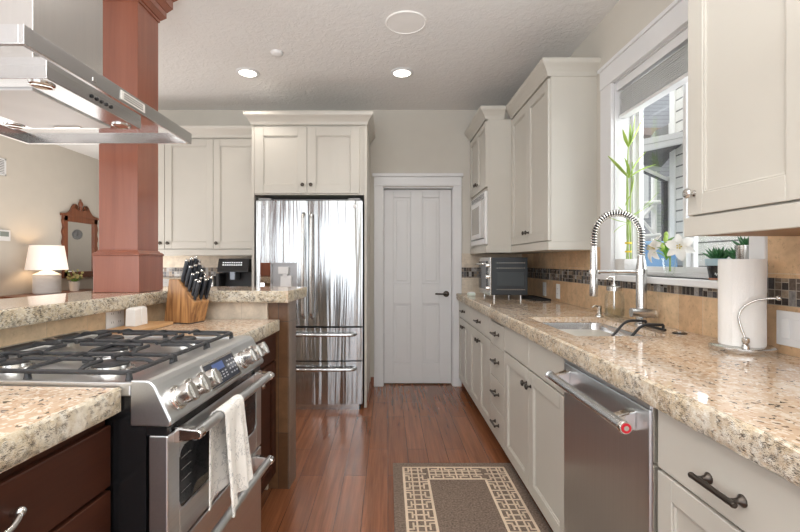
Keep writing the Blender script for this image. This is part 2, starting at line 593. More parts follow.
struct('floor', MB().box(LX - .12, WX + .15, FY - .12, BY + .12, -.08, 0), M['floor'])
struct('ceiling', MB().box(LX - .12, WX + .15, FY - .12, BY + .12, CZ, CZ + .1), M['ceiling'])
WY0, WY1, WZ0, WZ1 = 1.572, 2.56, 1.165, 2.31      # window opening
m = MB()
m.box(WX, WX + .15, FY, WY0, 0, CZ).box(WX, WX + .15, WY1, BY, 0, CZ)
m.box(WX, WX + .15, WY0, WY1, 0, WZ0).box(WX, WX + .15, WY0, WY1, WZ1, CZ)
struct('wall_right', m, M['wall'])
DX0, DX1, DZ = -.055, .655, 1.99
m = MB()
m.box(-2.62, DX0, DY, DY + .12, 0, CZ).box(DX1, WX, DY, DY + .12, 0, CZ).box(DX0, DX1, DY, DY + .12, DZ, CZ)
struct('wall_back', m, M['wall'])
struct('wall_left', MB().box(LX - .12, LX, 2.0, BY, 0, CZ).box(LX - .12, LX, FY, -.8, 0, CZ).box(LX - .12, LX, -.8, 2.0, 0, .65).box(LX - .12, LX, -.8, 2.0, 2.45, CZ), M['dining_wall'])
struct('wall_dining', MB().box(LX, WX, BY, BY + .12, 0, CZ), M['dining_wall'])
m = MB()
m.box(LX, -4.24, FY - .12, FY, 0, CZ).box(.9, WX, FY - .12, FY, 0, CZ).box(-4.24, .9, FY - .12, FY, 2.5, CZ)
struct('wall_front', m, M['wall'])

# pantry door: casing, cap, slab with four panels, lever
d = struct_empty('door_1', (.30, DY, 0))
m = MB()
m.box(DX0 - .085, DX0 + .006, DY - .022, DY, 0, 2.005).box(DX1 - .006, DX1 + .078, DY - .022, DY, 0, 2.005)
m.box(DX0 - .085, DX1 + .078, DY - .024, DY, 2.005, 2.09)
m.box(DX0 - .100, DX1 + .093, DY - .036, DY, 2.09, 2.122)
m.box(DX0 - .088, DX1 + .081, DY - .030, DY, 1.995, 2.010)
m.build('casing', M['trim'], d, bevel=.003)
MB().box(DX0, DX0 + .012, DY, DY + .12, 0, DZ).box(DX1 - .012, DX1, DY, DY + .12, 0, DZ).box(DX0, DX1, DY, DY + .12, DZ - .012, DZ).build('jamb', M['trim'], d)
F = Frame((DX0 + .014, DY + .055, .012), (1, 0, 0), (0, 0, 1), (0, -1, 0))
W_, H_ = DX1 - DX0 - .028, 1.962
us = [0, .098, .098 + .172, .098 + .172 + .118, .098 + .172 * 2 + .118, W_]
m = MB()
for a, b in ((0, us[1]), (us[2], us[3]), (us[4], W_)): m.fbox(F, a, b, 0, H_, -.035, 0)
vz = [0, .205, .805, 1.01, 1.88, H_]
for a, b in ((us[1], us[2]), (us[3], us[4])):
    for c, e in ((vz[0], vz[1]), (vz[2], vz[3]), (vz[4], vz[5])): m.fbox(F, a, b, c, e, -.035, 0)
slab = m.build('slab', M['door'], d, bevel=.003)
for a, b in ((us[1], us[2]), (us[3], us[4])):
    for c, e in ((vz[1], vz[2]), (vz[3], vz[4])):
        q = MB().fbox(F, a, b, c, e, -.030, -.011)
        q.prism(F, [(a + .028, c + .028), (b - .028, c + .028), (b - .028, e - .028), (a + .028, e - .028)], -.011, -.004)
        q.build('panel', M['door'], slab, bevel=.005)
c = F.p(W_ - .052, .905, 0)
m = MB().lathe([(0, 0), (.031, 0), (.031, .006), (.026, .010), (0, .010)], c, (0, -1, 0))
m.tube(rounded([c, c + Vector((0, -.045, 0)), c + Vector((-.115, -.050, .004))], .02), .0085, 10)
m.build('lever_handle', M['bronze'], d, smooth=True)

# quarter-round along the refrigerator panel and the wall by the door
struct('baseboard_back', MB().box(-.172, DX0 - .086, DY - .015, DY, 0, .09).box(DX1 + .079, .80, DY - .015, DY, 0, .09), M['quarter_round'])

# right window
wn = struct_empty('window_1', (WX, (WY0 + WY1) / 2, WZ0))
m = MB()
Y0, Y1 = WY0 - .060, WY1 + .122
x0 = WX - .022
m.box(x0, WX, Y0, WY0 + .006, WZ0, WZ1 - .006).box(x0, WX, WY1 - .006, Y1, WZ0, WZ1 - .006)
m.box(x0 - .004, WX, Y0, Y1, WZ1 - .006, WZ1 + .115).box(x0 - .014, WX, Y0 - .01, Y1 + .01, WZ1 + .105, WZ1 + .127)
m.build('casing', M['trim'], wn, bevel=.003)
MB().box(WX - .045, WX + .150, Y0, Y1, WZ0 - .032, WZ0).build('sill', M['trim'], wn, bevel=.005)
m = MB()
m.box(WX, WX + .15, WY1 - .012, WY1, WZ0, WZ1).box(WX, WX + .15, WY0, WY0 + .012, WZ0, WZ1).box(WX, WX + .15, WY0, WY1, WZ1 - .012, WZ1)
m.build('jamb', M['trim'], wn)
m = MB()
xa, xb = WX + .095, WX + .145
m.box(xa, xb, WY1 - .032, WY1 - .012, WZ0, WZ1 - .012).box(xa, xb, WY0 + .012, WY0 + .032, WZ0, WZ1 - .012)
m.box(xa, xb, WY0 + .032, WY1 - .032, WZ0, WZ0 + .022).box(xa, xb, WY0 + .032, WY1 - .032, WZ1 - .045, WZ1 - .012)
m.build('frame', M['white'], wn, bevel=.002)
ym = 2.075
def sash(y0, y1, xs, zb):
    m = MB()
    m.box(xs, xs + .024, y0, y0 + .024, zb, WZ1 - .045).box(xs, xs + .024, y1 - .024, y1, zb, WZ1 - .045)
    m.box(xs, xs + .024, y0 + .024, y1 - .024, zb, zb + .030).box(xs, xs + .024, y0 + .024, y1 - .024, WZ1 - .08, WZ1 - .045)
    o = m.build('sash', M['white'], wn, bevel=.002)
    MB().box(xs + .010, xs + .014, y0 + .022, y1 - .022, zb + .028, WZ1 - .075).build('pane', M['glass'], o)
sash(ym - .012, WY1 - .030, WX + .120, WZ0 + .020)
sash(WY0 + .030, ym + .025, WX + .094, WZ0 + .022)

# unseen openings added for the fill lights, left and behind the camera, plain frames
wn2 = struct_empty('fill_opening_left', (LX, .6, .65))
m = MB()
for a, b in ((-.8, -.74), (.57, .63), (1.94, 2.0)): m.box(LX - .09, LX - .04, a, b, .65, 2.45)
m.box(LX - .09, LX - .04, -.8, 2.0, .65, .71).box(LX - .09, LX - .04, -.8, 2.0, 2.39, 2.45)
m.build('frame', M['white'], wn2)
d2 = struct_empty('fill_opening_rear', (-.9, FY, 0))
m = MB()
for a in (-4.24, -2.5, -.8, .82): m.box(a, a + .08, FY - .09, FY - .04, 0, 2.5)
m.box(-4.24, .9, FY - .09, FY - .04, 2.42, 2.5).box(-4.24, .9, FY - .09, FY - .04, 0, .1)
m.build('frame', M['white'], d2)

# tiled backsplashes
T = .010
m = MB()
m.box(WX - T, WX, .50, DY, CT, 1.092)
m.box(WX - T, WX, WY1 + .122, DY, 1.185, 1.335).box(WX - T, WX, .50, WY0 - .060, 1.185, 1.335)
struct('backsplash_right', m, M['travertine'])
m = MB().box(WX - T - .001, WX, .50, WY0 - .060, 1.092, 1.185).box(WX - T - .001, WX, WY1 + .122, DY, 1.092, 1.185).box(WX - T - .001, WX, WY0 - .060, WY1 + .122, 1.092, WZ0 - .033)
struct('mosaic_band_right', m, M['mosaic'])
m = MB()
for a, b in ((-2.60, -1.17), (DX1 + .08, WX - T)):
    m.box(a, b, DY - T, DY, CT, 1.085).box(a, b, DY - T, DY, 1.185, 1.325)
struct('backsplash_back', m, M['travertine_x'])
m = MB()
for a, b in ((-2.60, -1.17), (DX1 + .08, WX - T)): m.box(a, b, DY - T - .001, DY, 1.085, 1.185)
struct('mosaic_band_back', m, M['mosaic_x'])

# ------------------------------------------------------------------ cabinets
def shaker(F, w, h, parent, name='door', st=.062, t=.019, mat=None, flat=False):
    """a recessed-panel front: F at its lower corner on the carcass face"""
    mat = mat or M['cabinet']
    m = MB()
    if flat:
        m.fbox(F, 0, w, 0, h, 0, t)
        return m.build(name, mat, parent, bevel=.0035)
    m.fbox(F, 0, st, 0, h, 0, t).fbox(F, w - st, w, 0, h, 0, t)
    m.fbox(F, st, w - st, 0, st, 0, t).fbox(F, st, w - st, h - st, h, 0, t)
    o = m.build(name, mat, parent, bevel=.0022)
    p = MB().fbox(F, st - .002, w - st + .002, st - .002, h - st + .002, 0, t - .010)
    b = .007
    for a0, a1, b0, b1 in ((st, st + b, st, h - st), (w - st - b, w - st, st, h - st), (st, w - st, st, st + b), (st, w - st, h - st - b, h - st)):
        p.fbox(F, a0, a1, b0, b1, t - .011, t - .004)
    p.build('recessed_panel', mat, o, bevel=.002)
    return o

def knob(F, u, v, w, parent, mat=None):
    m = MB().lathe([(0, 0), (.0095, 0), (.0095, .002), (.0052, .005), (.0048, .014), (.008, .017), (.0150, .020), (.0158, .024), (.0130, .029), (.006, .0315), (0, .032)], F.p(u, v, w), F.w, 20)
    return m.build('knob', mat or M['bronze'], parent, smooth=True)

def bar_pull(F, u, v, w, parent, length=.125, mat=None):
    m = MB()
    for s in (-1, 1):
        m.lathe([(0, 0), (.0125, 0), (.0125, .002), (.0065, .008), (.0050, .018), (.0055, .028), (0, .028)], F.p(u + s * (length * .36), v, w), F.w, 16)
    a, b = F.p(u - length / 2, v, w + .029), F.p(u + length / 2, v, w + .029)
    m.tube([a, a + (b - a) * .03, a + (b - a) * .05, a + (b - a) * .95, a + (b - a) * .97, b], [.0055, .0072, .0066, .0066, .0072, .0055], 14)
    return m.build('bar_pull', mat or M['bronze'], parent, smooth=True)

# base cabinets along the right wall: fronts face -X
RX = .705
def RF(y, z):
    """frame on the right run's carcass face, u runs towards the camera"""
    return Frame((RX + .019, y, z), (0, -1, 0), (0, 0, 1), (-1, 0, 0))
def base_carcass(t, y0, y1, mat=None):
    MB().box(RX + .019, WX - .003, y0 + .001, y1 - .001, .08, .862).build('carcass', mat or M['cabinet'], t)
    MB().box(RX + .085, WX - .003, y0 + .001, y1 - .001, 0, .08).build('toe_kick', M['dark_gap'], t)

G = .003
def base_unit(y0, y1, label, kind):
    t = thing('base_cabinet', label, 'cabinet', (RX, (y0 + y1) / 2, 0))
    base_carcass(t, y0, y1)
    F = RF(y1 - G, .09)
    W = y1 - y0 - 2 * G
    if kind == 'pair':                       # one wide drawer over two doors
        dr = shaker(F.at(0, .615, 0), W, .150, t, 'drawer', flat=True)
        bar_pull(F, W / 2, .690, .019, dr)
        hw = (W - G) / 2
        a = shaker(F, hw, .607, t); knob(F, hw - .030, .545, .019, a)
        b = shaker(F.at(hw + G, 0), hw, .607, t); knob(F, hw + G + .030, .545, .019, b)
    if kind == 'sink':                       # two fixed fronts over two doors
        hw = (W - G) / 2
        shaker(F.at(0, .615), hw, .150, t, 'false_front', flat=True)
        shaker(F.at(hw + G, .615), hw, .150, t, 'false_front', flat=True)
        a = shaker(F, hw, .607, t); knob(F, hw - .030, .535, .019, a)
        b = shaker(F.at(hw + G, 0), hw, .607, t); knob(F, hw + G + .030, .535, .019, b)
    if kind == 'bank':
        z = 0
        for h in (.195, .197, .209, .150):
            dr = shaker(F.at(0, z), W, h - (0 if h == .150 else .004), t, 'drawer', flat=True)
            bar_pull(F, W / 2, z + h * .55, .019, dr, .12)
            z += h
    if kind == 'near':
        dr = shaker(F.at(0, .615), W, .150, t, 'drawer', flat=True); bar_pull(F, .225, .675, .019, dr, .125)
        dr = shaker(F.at(0, .0), W, .607, t, 'drawer', st=.055); bar_pull(F, .225, .525, .019, dr, .125)
    return t
base_unit(3.70, 4.285, 'cream base cabinet beside the pantry door, one drawer over two doors', 'pair')
base_unit(2.955, 3.70, 'cream base cabinet below the toaster oven, wide drawer over two doors', 'pair')
base_unit(2.605, 2.955, 'narrow cream base cabinet with four stacked drawers', 'bank')
base_unit(1.705, 2.605, 'cream base cabinet under the sink with two doors and plain panels above', 'sink')
base_unit(.45, 1.128, 'cream base cabinet on the camera side of the dishwasher, bar pulls on drawers', 'near')

# dishwasher
t = thing('dishwasher', 'stainless steel dishwasher with a thick bar handle and round red badge', 'dishwasher', (RX, 1.415, 0))
y0, y1 = 1.133, 1.700
MB().box(RX + .03, WX - .05, y0, y1, .02, .858).build('tub', M['black_matt'], t)
F = Frame((RX + .03, y1 - .004, .095), (0, -1, 0), (0, 0, 1), (-1, 0, 0))
W = y1 - y0 - .012
m = MB().fbox(F, 0, W, 0, .752, 0, .042)
dd = m.build('door', M['steel_dw'], t, bevel=.004)
MB().fbox(F, 0, W, .754, .766, 0, .040).build('control_strip', M['steel_dw'], t)
MB().fbox(F, W + .0005, W + .008, .0, .765, -.02, .036).build('edge_trim', M['chrome'], t)
hz = .700
m = MB().cyl(F.p(.012, hz, .098), F.p(W - .022, hz, .098), .0155, n=24)
hd = m.build('handle', M['steel_x'], dd, smooth=True)
for u in (.045, W - .075):
    MB().prism(Frame(F.p(u - .016, hz, .040), F.w, F.v, F.u), [(0, -.030), (.062, -.012), (.062, .012), (0, .030)], 0, .032).build('handle_mount', M['chrome'], hd, bevel=.004)
for u, s in ((.012, -1), (W - .022, 1)):
    e = F.p(u, hz, .098)
    MB().lathe([(0, 0), (.0185, 0), (.0185, .010), (.0165, .013), (0, .013)], e, F.u * s, 24).build('end_cap', M['chrome'], hd, smooth=True)
e = F.p(W - .022 + .0132, hz, .098)
red = plain('badge_red', (.48, .012, .025), .3)
MB().lathe([(0, 0), (.0135, 0), (.0135, .0012), (0, .0012)], e, F.u, 24).build('red_badge', red, hd, smooth=True)
MB().lathe([(.0045, .0012), (.0068, .0012), (.0068, .0020), (.0045, .0020)], e, F.u, 24).build('badge_ring', M['chrome'], hd, smooth=True)

# worktop with the sink cut out and a chiselled front edge
EX = .68
SX0, SX1, SY0, SY1 = .785, 1.180, 1.80, 2.42
t = thing('granite_worktop', 'long speckled granite worktop over the cream cabinets, chiselled front edge', 'worktop', (1.0, 2.4, CT))
m = MB()
xs = [EX + .012, SX0, SX1, WX - .012]
m.box(xs[0], xs[1], .45, DY - .012, .900, CT).box(xs[2], xs[3], .45, DY - .012, .900, CT)
m.box(xs[1], xs[2], .45, SY0, .900, CT).box(xs[1], xs[2], SY1, DY - .012, .900, CT)
m.box(xs[0], .724, .45, DY - .012, .866, .900)
top = m.build('slab', M['granite'], t)
rows = []
rng = random.Random(3)
n = 190
prof = [(.008, CT), (.002, CT - .006), (0, CT - .020), (.001, CT - .036), (0, CT - .050), (.004, CT - .064), (.014, CT - .0665)]
for i in range(n + 1):
    y = .45 + (DY - .012 - .45) * i / n
    rows.append([(EX + a + rng.uniform(-.0028, .0028) + (.004 if k in (0, 6) else 0), y, z + (rng.uniform(-.0012, .0012) if 0 < k < 6 else 0)) for k, (a, z) in enumerate(prof)])
MB().sheet(rows).build('front_edge', M['granite_edge'], t, smooth=True)

# sink
t = thing('sink', 'stainless undermount sink in the granite below the window', 'sink', ((SX0 + SX1) / 2, 2.07, .70))
def rrect(x0, x1, y0, y1, r, z, n=5):
    out = []
    for cx, cy, a in ((x1 - r, y1 - r, 0), (x0 + r, y1 - r, 1), (x0 + r, y0 + r, 2), (x1 - r, y0 + r, 3)):
        for i in range(n + 1):
            q = PI / 2 * (a + i / n)
            out.append((cx + r * math.cos(q), cy + r * math.sin(q), z))
    return out
e = .012
rings = []
for ins, z, r in ((-.02, .899, .03), (-.004, .899, .05), (.000, .892, .05), (.004, .72, .05), (.012, .700, .05), (.04, .690, .05)):
    rings.append([Vector(p) for p in rrect(SX0 + ins, SX1 - ins, SY0 + ins, SY1 - ins, r, z)])
m = MB().ring([r[::-1] for r in rings], cap0=False, cap1=True)
m.build('basin', M['steel_sink'], t, smooth=True)
MB().lathe([(0, 0), (.045, 0), (.045, .004), (.03, .004), (.028, .001), (0, .001)], (1.0, 2.12, .691)).build('drain', M['chrome'], t, smooth=True)

# wall cabinets right: tall pair, microwave cabinet, near cabinet
def cornice(parent, x0, x1, y0, y1, z, faces):
    """cornice round a box; faces: which sides stand out, of 'x-', 'x+', 'y-'"""
    m = MB()
    prof = [(0.0, .004), (.018, .010), (.024, .012), (.050, .030), (.066, .046), (.072, .050), (.095, .055)]
    for (za, oa), (zb, ob) in zip(prof, prof[1:]):
        def c(o, zz):
            return (x0 - (o if 'x-' in faces else 0), x1 + (o if 'x+' in faces else 0), y0 - (o if 'y-' in faces else 0), y1, zz)
        a, b = c(oa, z + za), c(ob, z + zb)
        r = [[Vector((q[i], q[j], q[4])) for i, j in ((0, 2), (1, 2), (1, 3), (0, 3))] for q in (a, b)]
        m.ring(r)
    return m.build('cornice', M['cabinet'], parent)
def light_rail(parent, x0, x1, y0, y1, z0, z1):
    MB().box(x0, x1, y0, y1, z0, z1).build('light_rail', M['cabinet'], parent, bevel=.002)

UB, UT = 1.318, 2.435
UX = 1.030
t = thing('upper_cabinet', 'tall cream wall cabinet with two doors to the far side of the window', 'cabinet', (WX, 3.18, UB))
ya, yb = 2.767, 3.600
MB().box(UX + .019, WX, ya, yb, UB + .055, UT).build('carcass', M['cabinet'], t, bevel=.001)
light_rail(t, UX + .002, WX, ya, yb, UB, UB + .055)
F = Frame((UX + .019, yb - .004, UB + .062), (0, -1, 0), (0, 0, 1), (-1, 0, 0))
hw = (yb - ya - .008 - G) / 2
hh = UT - UB - .075
a = shaker(F, hw, hh, t); knob(F, hw - .030, .075, .019, a)
b = shaker(F.at(hw + G, 0), hw, hh, t); knob(F, hw + G + .030, .075, .019, b)
cornice(t, UX, WX, ya, yb, UT, ('x-', 'y-'))

MX = .818
t = thing('microwave_cabinet', 'deep cream wall cabinet holding the microwave, next to the pantry door', 'cabinet', (WX, 3.95, UB))
ya, yb = 3.602, 4.288
m = MB()
m.box(MX + .019, WX, ya, ya + .022, UB + .055, UT).box(MX + .019, WX, yb - .022, yb, UB + .055, UT)
m.box(MX + .019, WX, ya + .022, yb - .022, UB + .055, UB + .075).box(MX + .019, WX, ya + .022, yb - .022, 1.845, 1.872).box(MX + .019, WX, ya + .022, yb - .022, UT - .03, UT)
m.box(WX - .02, WX, ya + .022, yb - .022, UB + .075, 1.845)
m.build('carcass', M['cabinet'], t)
light_rail(t, MX + .002, WX, ya, yb, UB, UB + .055)
F = Frame((MX + .019, yb - .004, 1.872), (0, -1, 0), (0, 0, 1), (-1, 0, 0))
hw = (yb - ya - .008 - G) / 2
hh = UT - 1.885
a = shaker(F, hw, hh, t, st=.05); knob(F, hw - .028, .07, .019, a)
b = shaker(F.at(hw + G, 0), hw, hh, t, st=.05); knob(F, hw + G + .028, .07, .019, b)
cornice(t, MX, UX - .057, ya, yb, UT, ('x-', 'y-'))
# microwave
t = thing('microwave', 'built-in white microwave under the small double doors by the pantry', 'microwave', (MX, 3.95, UB + .08))
MB().box(MX + .03, WX - .06, ya + .026, yb - .026, UB + .0755, 1.840).build('body', M['white'], t)
F = Frame((MX + .03, yb - .026, UB + .0755), (0, -1, 0), (0, 0, 1), (-1, 0, 0))
W, Hh = yb - ya - .052, 1.840 - UB - .0755
m = MB()
m.fbox(F, 0, W, 0, .045, 0, .028).fbox(F, 0, W, Hh - .045, Hh, 0, .028).fbox(F, 0, .04, .045, Hh - .045, 0, .028).fbox(F, W - .04, W, .045, Hh - .045, 0, .028)
m.build('trim_frame', M['white'], t, bevel=.003)
m = MB()
for k in range(6): m.fbox(F, .05, W - .05, Hh - .040 + k * .0055, Hh - .0375 + k * .0055, .028, .0285)
m.build('vent', M['dark_gap'], t)
dm = MB().fbox(F, .05, W - .17, .055, Hh - .055, 0, .034).build('door', M['white'], t, bevel=.004)
MB().fbox(F, .095, W - .215, .10, Hh - .10, .034, .0345).build('window', plain('microwave_window', (.45, .43, .40), .12), dm)
MB().fbox(F, W - .165, W - .05, .055, Hh - .055, 0, .032).build('control_panel', plain('microwave_panel', (.60, .59, .57), .3), t, bevel=.002)

NX = .965
t = thing('upper_cabinet', 'cream upper cabinet nearest the camera, hanging above the paper towel', 'cabinet', (WX, 1.0, UB))
ya, yb = .55, 1.405
zb = 1.322
MB().box(NX + .019, WX, ya, yb, zb + .058, UT).build('carcass', M['cabinet'], t, bevel=.001)
MB().box(NX + .002, NX + .022, ya, yb, zb, zb + .060).box(NX + .022, WX - .011, yb - .020, yb, zb + .004, zb + .058).build('light_rail', M['cabinet'], t, bevel=.002)
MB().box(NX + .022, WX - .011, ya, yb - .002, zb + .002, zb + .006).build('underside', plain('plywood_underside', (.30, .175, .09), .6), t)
F = Frame((NX + .019, yb - .020, zb + .066), (0, -1, 0), (0, 0, 1), (-1, 0, 0))
hw = .405
hh = UT - zb - .075
a = shaker(F, hw, hh, t, st=.064); knob(F, .030, .068, .019, a, M['nickel'])
b = shaker(F.at(hw + G, 0), hw, hh, t, st=.064); knob(F, hw + G + hw - .030, .068, .019, b, M['nickel'])
cornice(t, NX, WX, ya, yb, UT, ('x-',))

# wall cabinets left of the refrigerator
LY = 3.965
for x0, x1, doors, lab in ((-2.06, -1.165, 2, 'pale cream wall cabinet with two doors, right against the refrigerator enclosure'),
                           (-2.50, -2.06, 1, 'cream wall cabinet with one door, half hidden by the wooden column')):
    t = thing('upper_cabinet', lab, 'cabinet', ((x0 + x1) / 2, DY, 1.30))
    MB().box(x0, x1, LY + .019, DY, 1.355, 2.385).build('carcass', M['cabinet'], t)
    light_rail(t, x0, x1, LY + .002, DY, 1.30, 1.355)
    F = Frame((x0 + .002, LY + .019, 1.362), (1, 0, 0), (0, 0, 1), (0, -1, 0))
    wd = (x1 - x0 - .004 - G * (doors - 1)) / doors
    for k in range(doors):
        o = shaker(F.at(k * (wd + G), 0), wd, 1.010, t)
        ku = {2: (.032, wd + G + .032), 1: (wd - .032,)}[doors][k]
        knob(F, ku, .052, .019, o)
    cornice(t, x0, x1 - (.058 if doors == 2 else 0), LY, DY, 2.385, ('y-',) if doors == 2 else ('y-', 'x-'))

# base cabinet and worktop under them (behind the peninsula)
t = thing('base_cabinet', 'cream base cabinet along the back wall behind the peninsula', 'cabinet', (-1.85, 3.98, 0))
MB().box(-2.50, -1.165, 3.70, DY - .004, .08, .868).build('carcass', M['cabinet'], t)
MB().box(-2.50, -1.165, 3.77, DY - .004, 0, .08).build('toe_kick', M['dark_gap'], t)
F = Frame((-2.497, 3.70, .09), (1, 0, 0), (0, 0, 1), (0, -1, 0))
for k in range(3):
    o = shaker(F.at(k * .444, 0), .440, .765, t); knob(F, k * .444 + .40, .70, .019, o)
tag(MB().box(-2.52, -1.165, 3.66, DY - .011, .868, CT).build('granite_worktop', M['granite'], origin=(-1.85, 3.98, .868), bevel=.004),
    'granite worktop on the back wall below the pale cabinets, under the coffee machine', 'worktop')

# refrigerator enclosure
FX0, FX1, FYF = -1.160, -.180, 3.66
t = thing('refrigerator_enclosure', 'cream over-fridge cabinet with two doors, cornice and tall side panels', 'cabinet', ((FX0 + FX1) / 2, DY, 0))
MB().box(FX1 - .022, FX1, FYF, DY - .004, 0, 2.405).build('side_panel', M['cabinet'], t, bevel=.001)
MB().box(FX0, FX0 + .022, FYF, DY - .004, 0, 2.405).build('side_panel', M['cabinet'], t, bevel=.001)
MB().box(FX0 + .022, FX1 - .022, FYF + .010, DY - .004, 1.812, 2.405).build('carcass', M['cabinet'], t)
F = Frame((FX0 + .006, FYF + .010, 1.822), (1, 0, 0), (0, 0, 1), (0, -1, 0))
hw = .444
a = shaker(F.at(.020, 0), hw, .565, t, st=.075); knob(F, .020 + hw - .034, .072, .019, a)
b = shaker(F.at(.020 + hw + G, 0), hw, .565, t, st=.075); knob(F, .020 + hw + G + .034, .072, .019, b)
cornice(t, FX0, FX1, FYF - .010, DY - .004, 2.405, ('y-', 'x-', 'x+'))
MB().box(FX1, FX1 + .014, FYF + .02, DY - .03, 0, .055).build('base_trim', M['quarter_round'], t, bevel=.006)

# ------------------------------------------------------------------ refrigerator
t = thing('refrigerator', 'stainless french-door refrigerator with water dispenser and two freezer drawers', 'refrigerator', (-.66, 3.62, 0))
RX0, RX1, RY = -1.103, -.213, 3.585
MB().box(RX0 + .012, RX1 - .012, RY + .075, DY - .03, .03, 1.775).build('body', plain('refrigerator_side', (.10, .10, .105), .4), t)
MB().box(RX0 + .02, RX1 - .02, RY + .05, RY + .075, .0, 1.76).build('gasket', M['black_matt'], t)
def bowed(x0, x1, z0, z1, name, cut=None, bow=.012):
    """a door front that bows out a little at its middle"""
    m = MB()
    n = 12
    def y(x): return RY + bow * ((x - (x0 + x1) / 2) / ((x1 - x0) / 2)) ** 2
    def part(a, b, za, zb):
        xs_ = [a + (b - a) * i / n for i in range(n + 1)]
        poly = [(x, y(x)) for x in xs_] + [(b, RY + .055), (a, RY + .055)]
        m.prism(Frame((0, 0, 0), (1, 0, 0), (0, 1, 0), (0, 0, 1)), poly, za, zb)
    if cut:
        a, b, c, e = cut
        part(x0, x1, e, z1); part(x0, a, c, e); part(b, x1, c, e); part(x0, x1, z0, c)
    else:
        part(x0, x1, z0, z1)
    return m.build(name, M['steel_fridge'], t, smooth=True)
xm = -.668
DXa, DXb, DZa, DZb = -1.066, -.758, .86, 1.235
ld = bowed(RX0, xm - .003, .705, 1.752, 'door', (DXa, DXb, DZa, DZb))
rd = bowed(xm + .003, RX1, .705, 1.752, 'door')
d1_ = bowed(RX0, RX1, .418, .690, 'drawer')
d2_ = bowed(RX0, RX1, .052, .408, 'drawer')
MB().box(RX0 + .03, RX1 - .03, RY + .03, RY + .10, .0, .045).build('kick_grille', M['steel_x'], t)
MB().box(RX0 + .02, RX0 + .12, RY + .01, RY + .2, 1.752, 1.775).box(RX1 - .12, RX1 - .02, RY + .01, RY + .2, 1.752, 1.775).build('hinge_cover', plain('hinge_grey', (.25, .25, .25), .4), t, bevel=.004)
for x, o in ((xm - .034, ld), (xm + .034, rd)):
    m = MB().tube(rounded([(x, RY + .006, .775), (x, RY - .045, .80), (x, RY - .052, 1.20), (x, RY - .045, 1.62), (x, RY + .006, 1.645)], .03), .0135, 14)
    m.build('handle', M['steel_z'], o, smooth=True)
for z, o in ((.638, d1_), (.352, d2_)):
    m = MB().tube(rounded([(RX0 + .06, RY + .008, z), (RX0 + .075, RY - .042, z), (-.66, RY - .056, z), (RX1 - .075, RY - .042, z), (RX1 - .06, RY + .008, z)], .03), .0145, 14)
    m.build('handle', M['steel_x'], o, smooth=True)
# dispenser: a polished control strip beside a recess with white paddles
dp = MB()
dp.box(DXa, DXb, RY + .048, RY + .056, DZa, DZb).box(DXa + .085, DXa + .092, RY + .004, RY + .05, DZa, DZb)
dp.box(DXa, DXb, RY + .004, RY + .05, DZb - .008, DZb).box(DXa, DXb, RY + .004, RY + .05, DZa, DZa + .03).box(DXb - .008, DXb, RY + .004, RY + .05, DZa, DZb)
o = dp.build('dispenser', plain('dispenser_grey', (.50, .50, .51), .3, .3), ld)
MB().box(DXa + .001, DXa + .086, RY + .001, RY + .05, DZa + .001, DZb - .001).build('control_strip', M['mirror'], o)
MB().box(DXa + .150, DXa + .235, RY - .002, RY + .05, 1.140, 1.200).box(DXa + .165, DXa + .258, RY + .012, RY + .05, .97, 1.125).box(DXa + .185, DXa + .225, RY + .005, RY + .05, 1.12, 1.145).build('paddle', M['white'], o, bevel=.004)
MB().lathe([(0, 0), (.016, 0), (.016, .002), (.013, .003), (0, .003)], (RX1 - .066, RY + .006, 1.705), (0, -1, 0)).build('round_badge', M['white'], rd, smooth=True)

# ------------------------------------------------------------------ the peninsula: built square, then turned a little
TH = math.radians(3.3)
P0 = Vector((-.66, 1.066, 0))
ISL = Matrix.Translation(P0) @ Matrix.Rotation(-TH, 4, 'Z') @ Matrix.Translation(-P0)
set_frame(ISL)
IX = -.660                                   # worktop edge
IF = -.680                                   # cabinet fronts
NY0, NY1 = -.35, 1.066                       # near worktop
RY0, RY1 = 1.070, 1.730                      # range
FY0, FY1 = 1.734, 2.335                      # far worktop
BX = -1.300                                  # tiled wall under the raised bar

def stone(name, label, x0, x1, y0, y1, z0, z1, edge_faces, topm, cat='worktop', fine=.010):
    """stone slab with rough-chiselled standing edges"""
    t = thing(name, label, cat, ((x0 + x1) / 2, (y0 + y1) / 2, z0))
    MB().box(x0 + .008, x1 - .008, y0 + .008, y1 - .008, z0, z1).build('slab', topm, t)
    prof = [(.008, z1), (.002, z1 - .005)] + [(0, z1 - .005 - (z1 - z0 - .010) * k / 4) for k in (1, 2, 3)] + [(.003, z0 + .004), (.010, z0)]
    r = random.Random(len(name) + int(x0 * 100))
    for f in edge_faces:
        rows = []
        L = (y1 - y0) if f[0] == 'x' else (x1 - x0)
        n = max(4, int(L / fine))
        for i in range(n + 1):
            row = []
            s = i / n
            for k, (a, z) in enumerate(prof):
                j = r.uniform(-.0025, .0025) if k not in (0, 6) else 0
                if f == 'x+': row.append((x1 - a + j, y1 - s * L, z))
                if f == 'x-': row.append((x0 + a + j, y0 + s * L, z))
                if f == 'y-': row.append((x1 - s * L, y0 + a + j, z))
                if f == 'y+': row.append((x0 + s * L, y1 - a + j, z))
            rows.append(row[::-1])
        MB().sheet(rows).build('chiselled_edge', M['granite_pale'], t, smooth=True)
    return t

stone('granite_worktop', 'speckled granite worktop in front of the range, over dark cherry drawers', BX, IX, NY0, NY1, .866, CT, ('x+',), M['granite'])
stone('granite_worktop', 'granite worktop beyond the range, under the knife block', BX, IX, FY0, FY1, .866, CT, ('x+',), M['granite'])

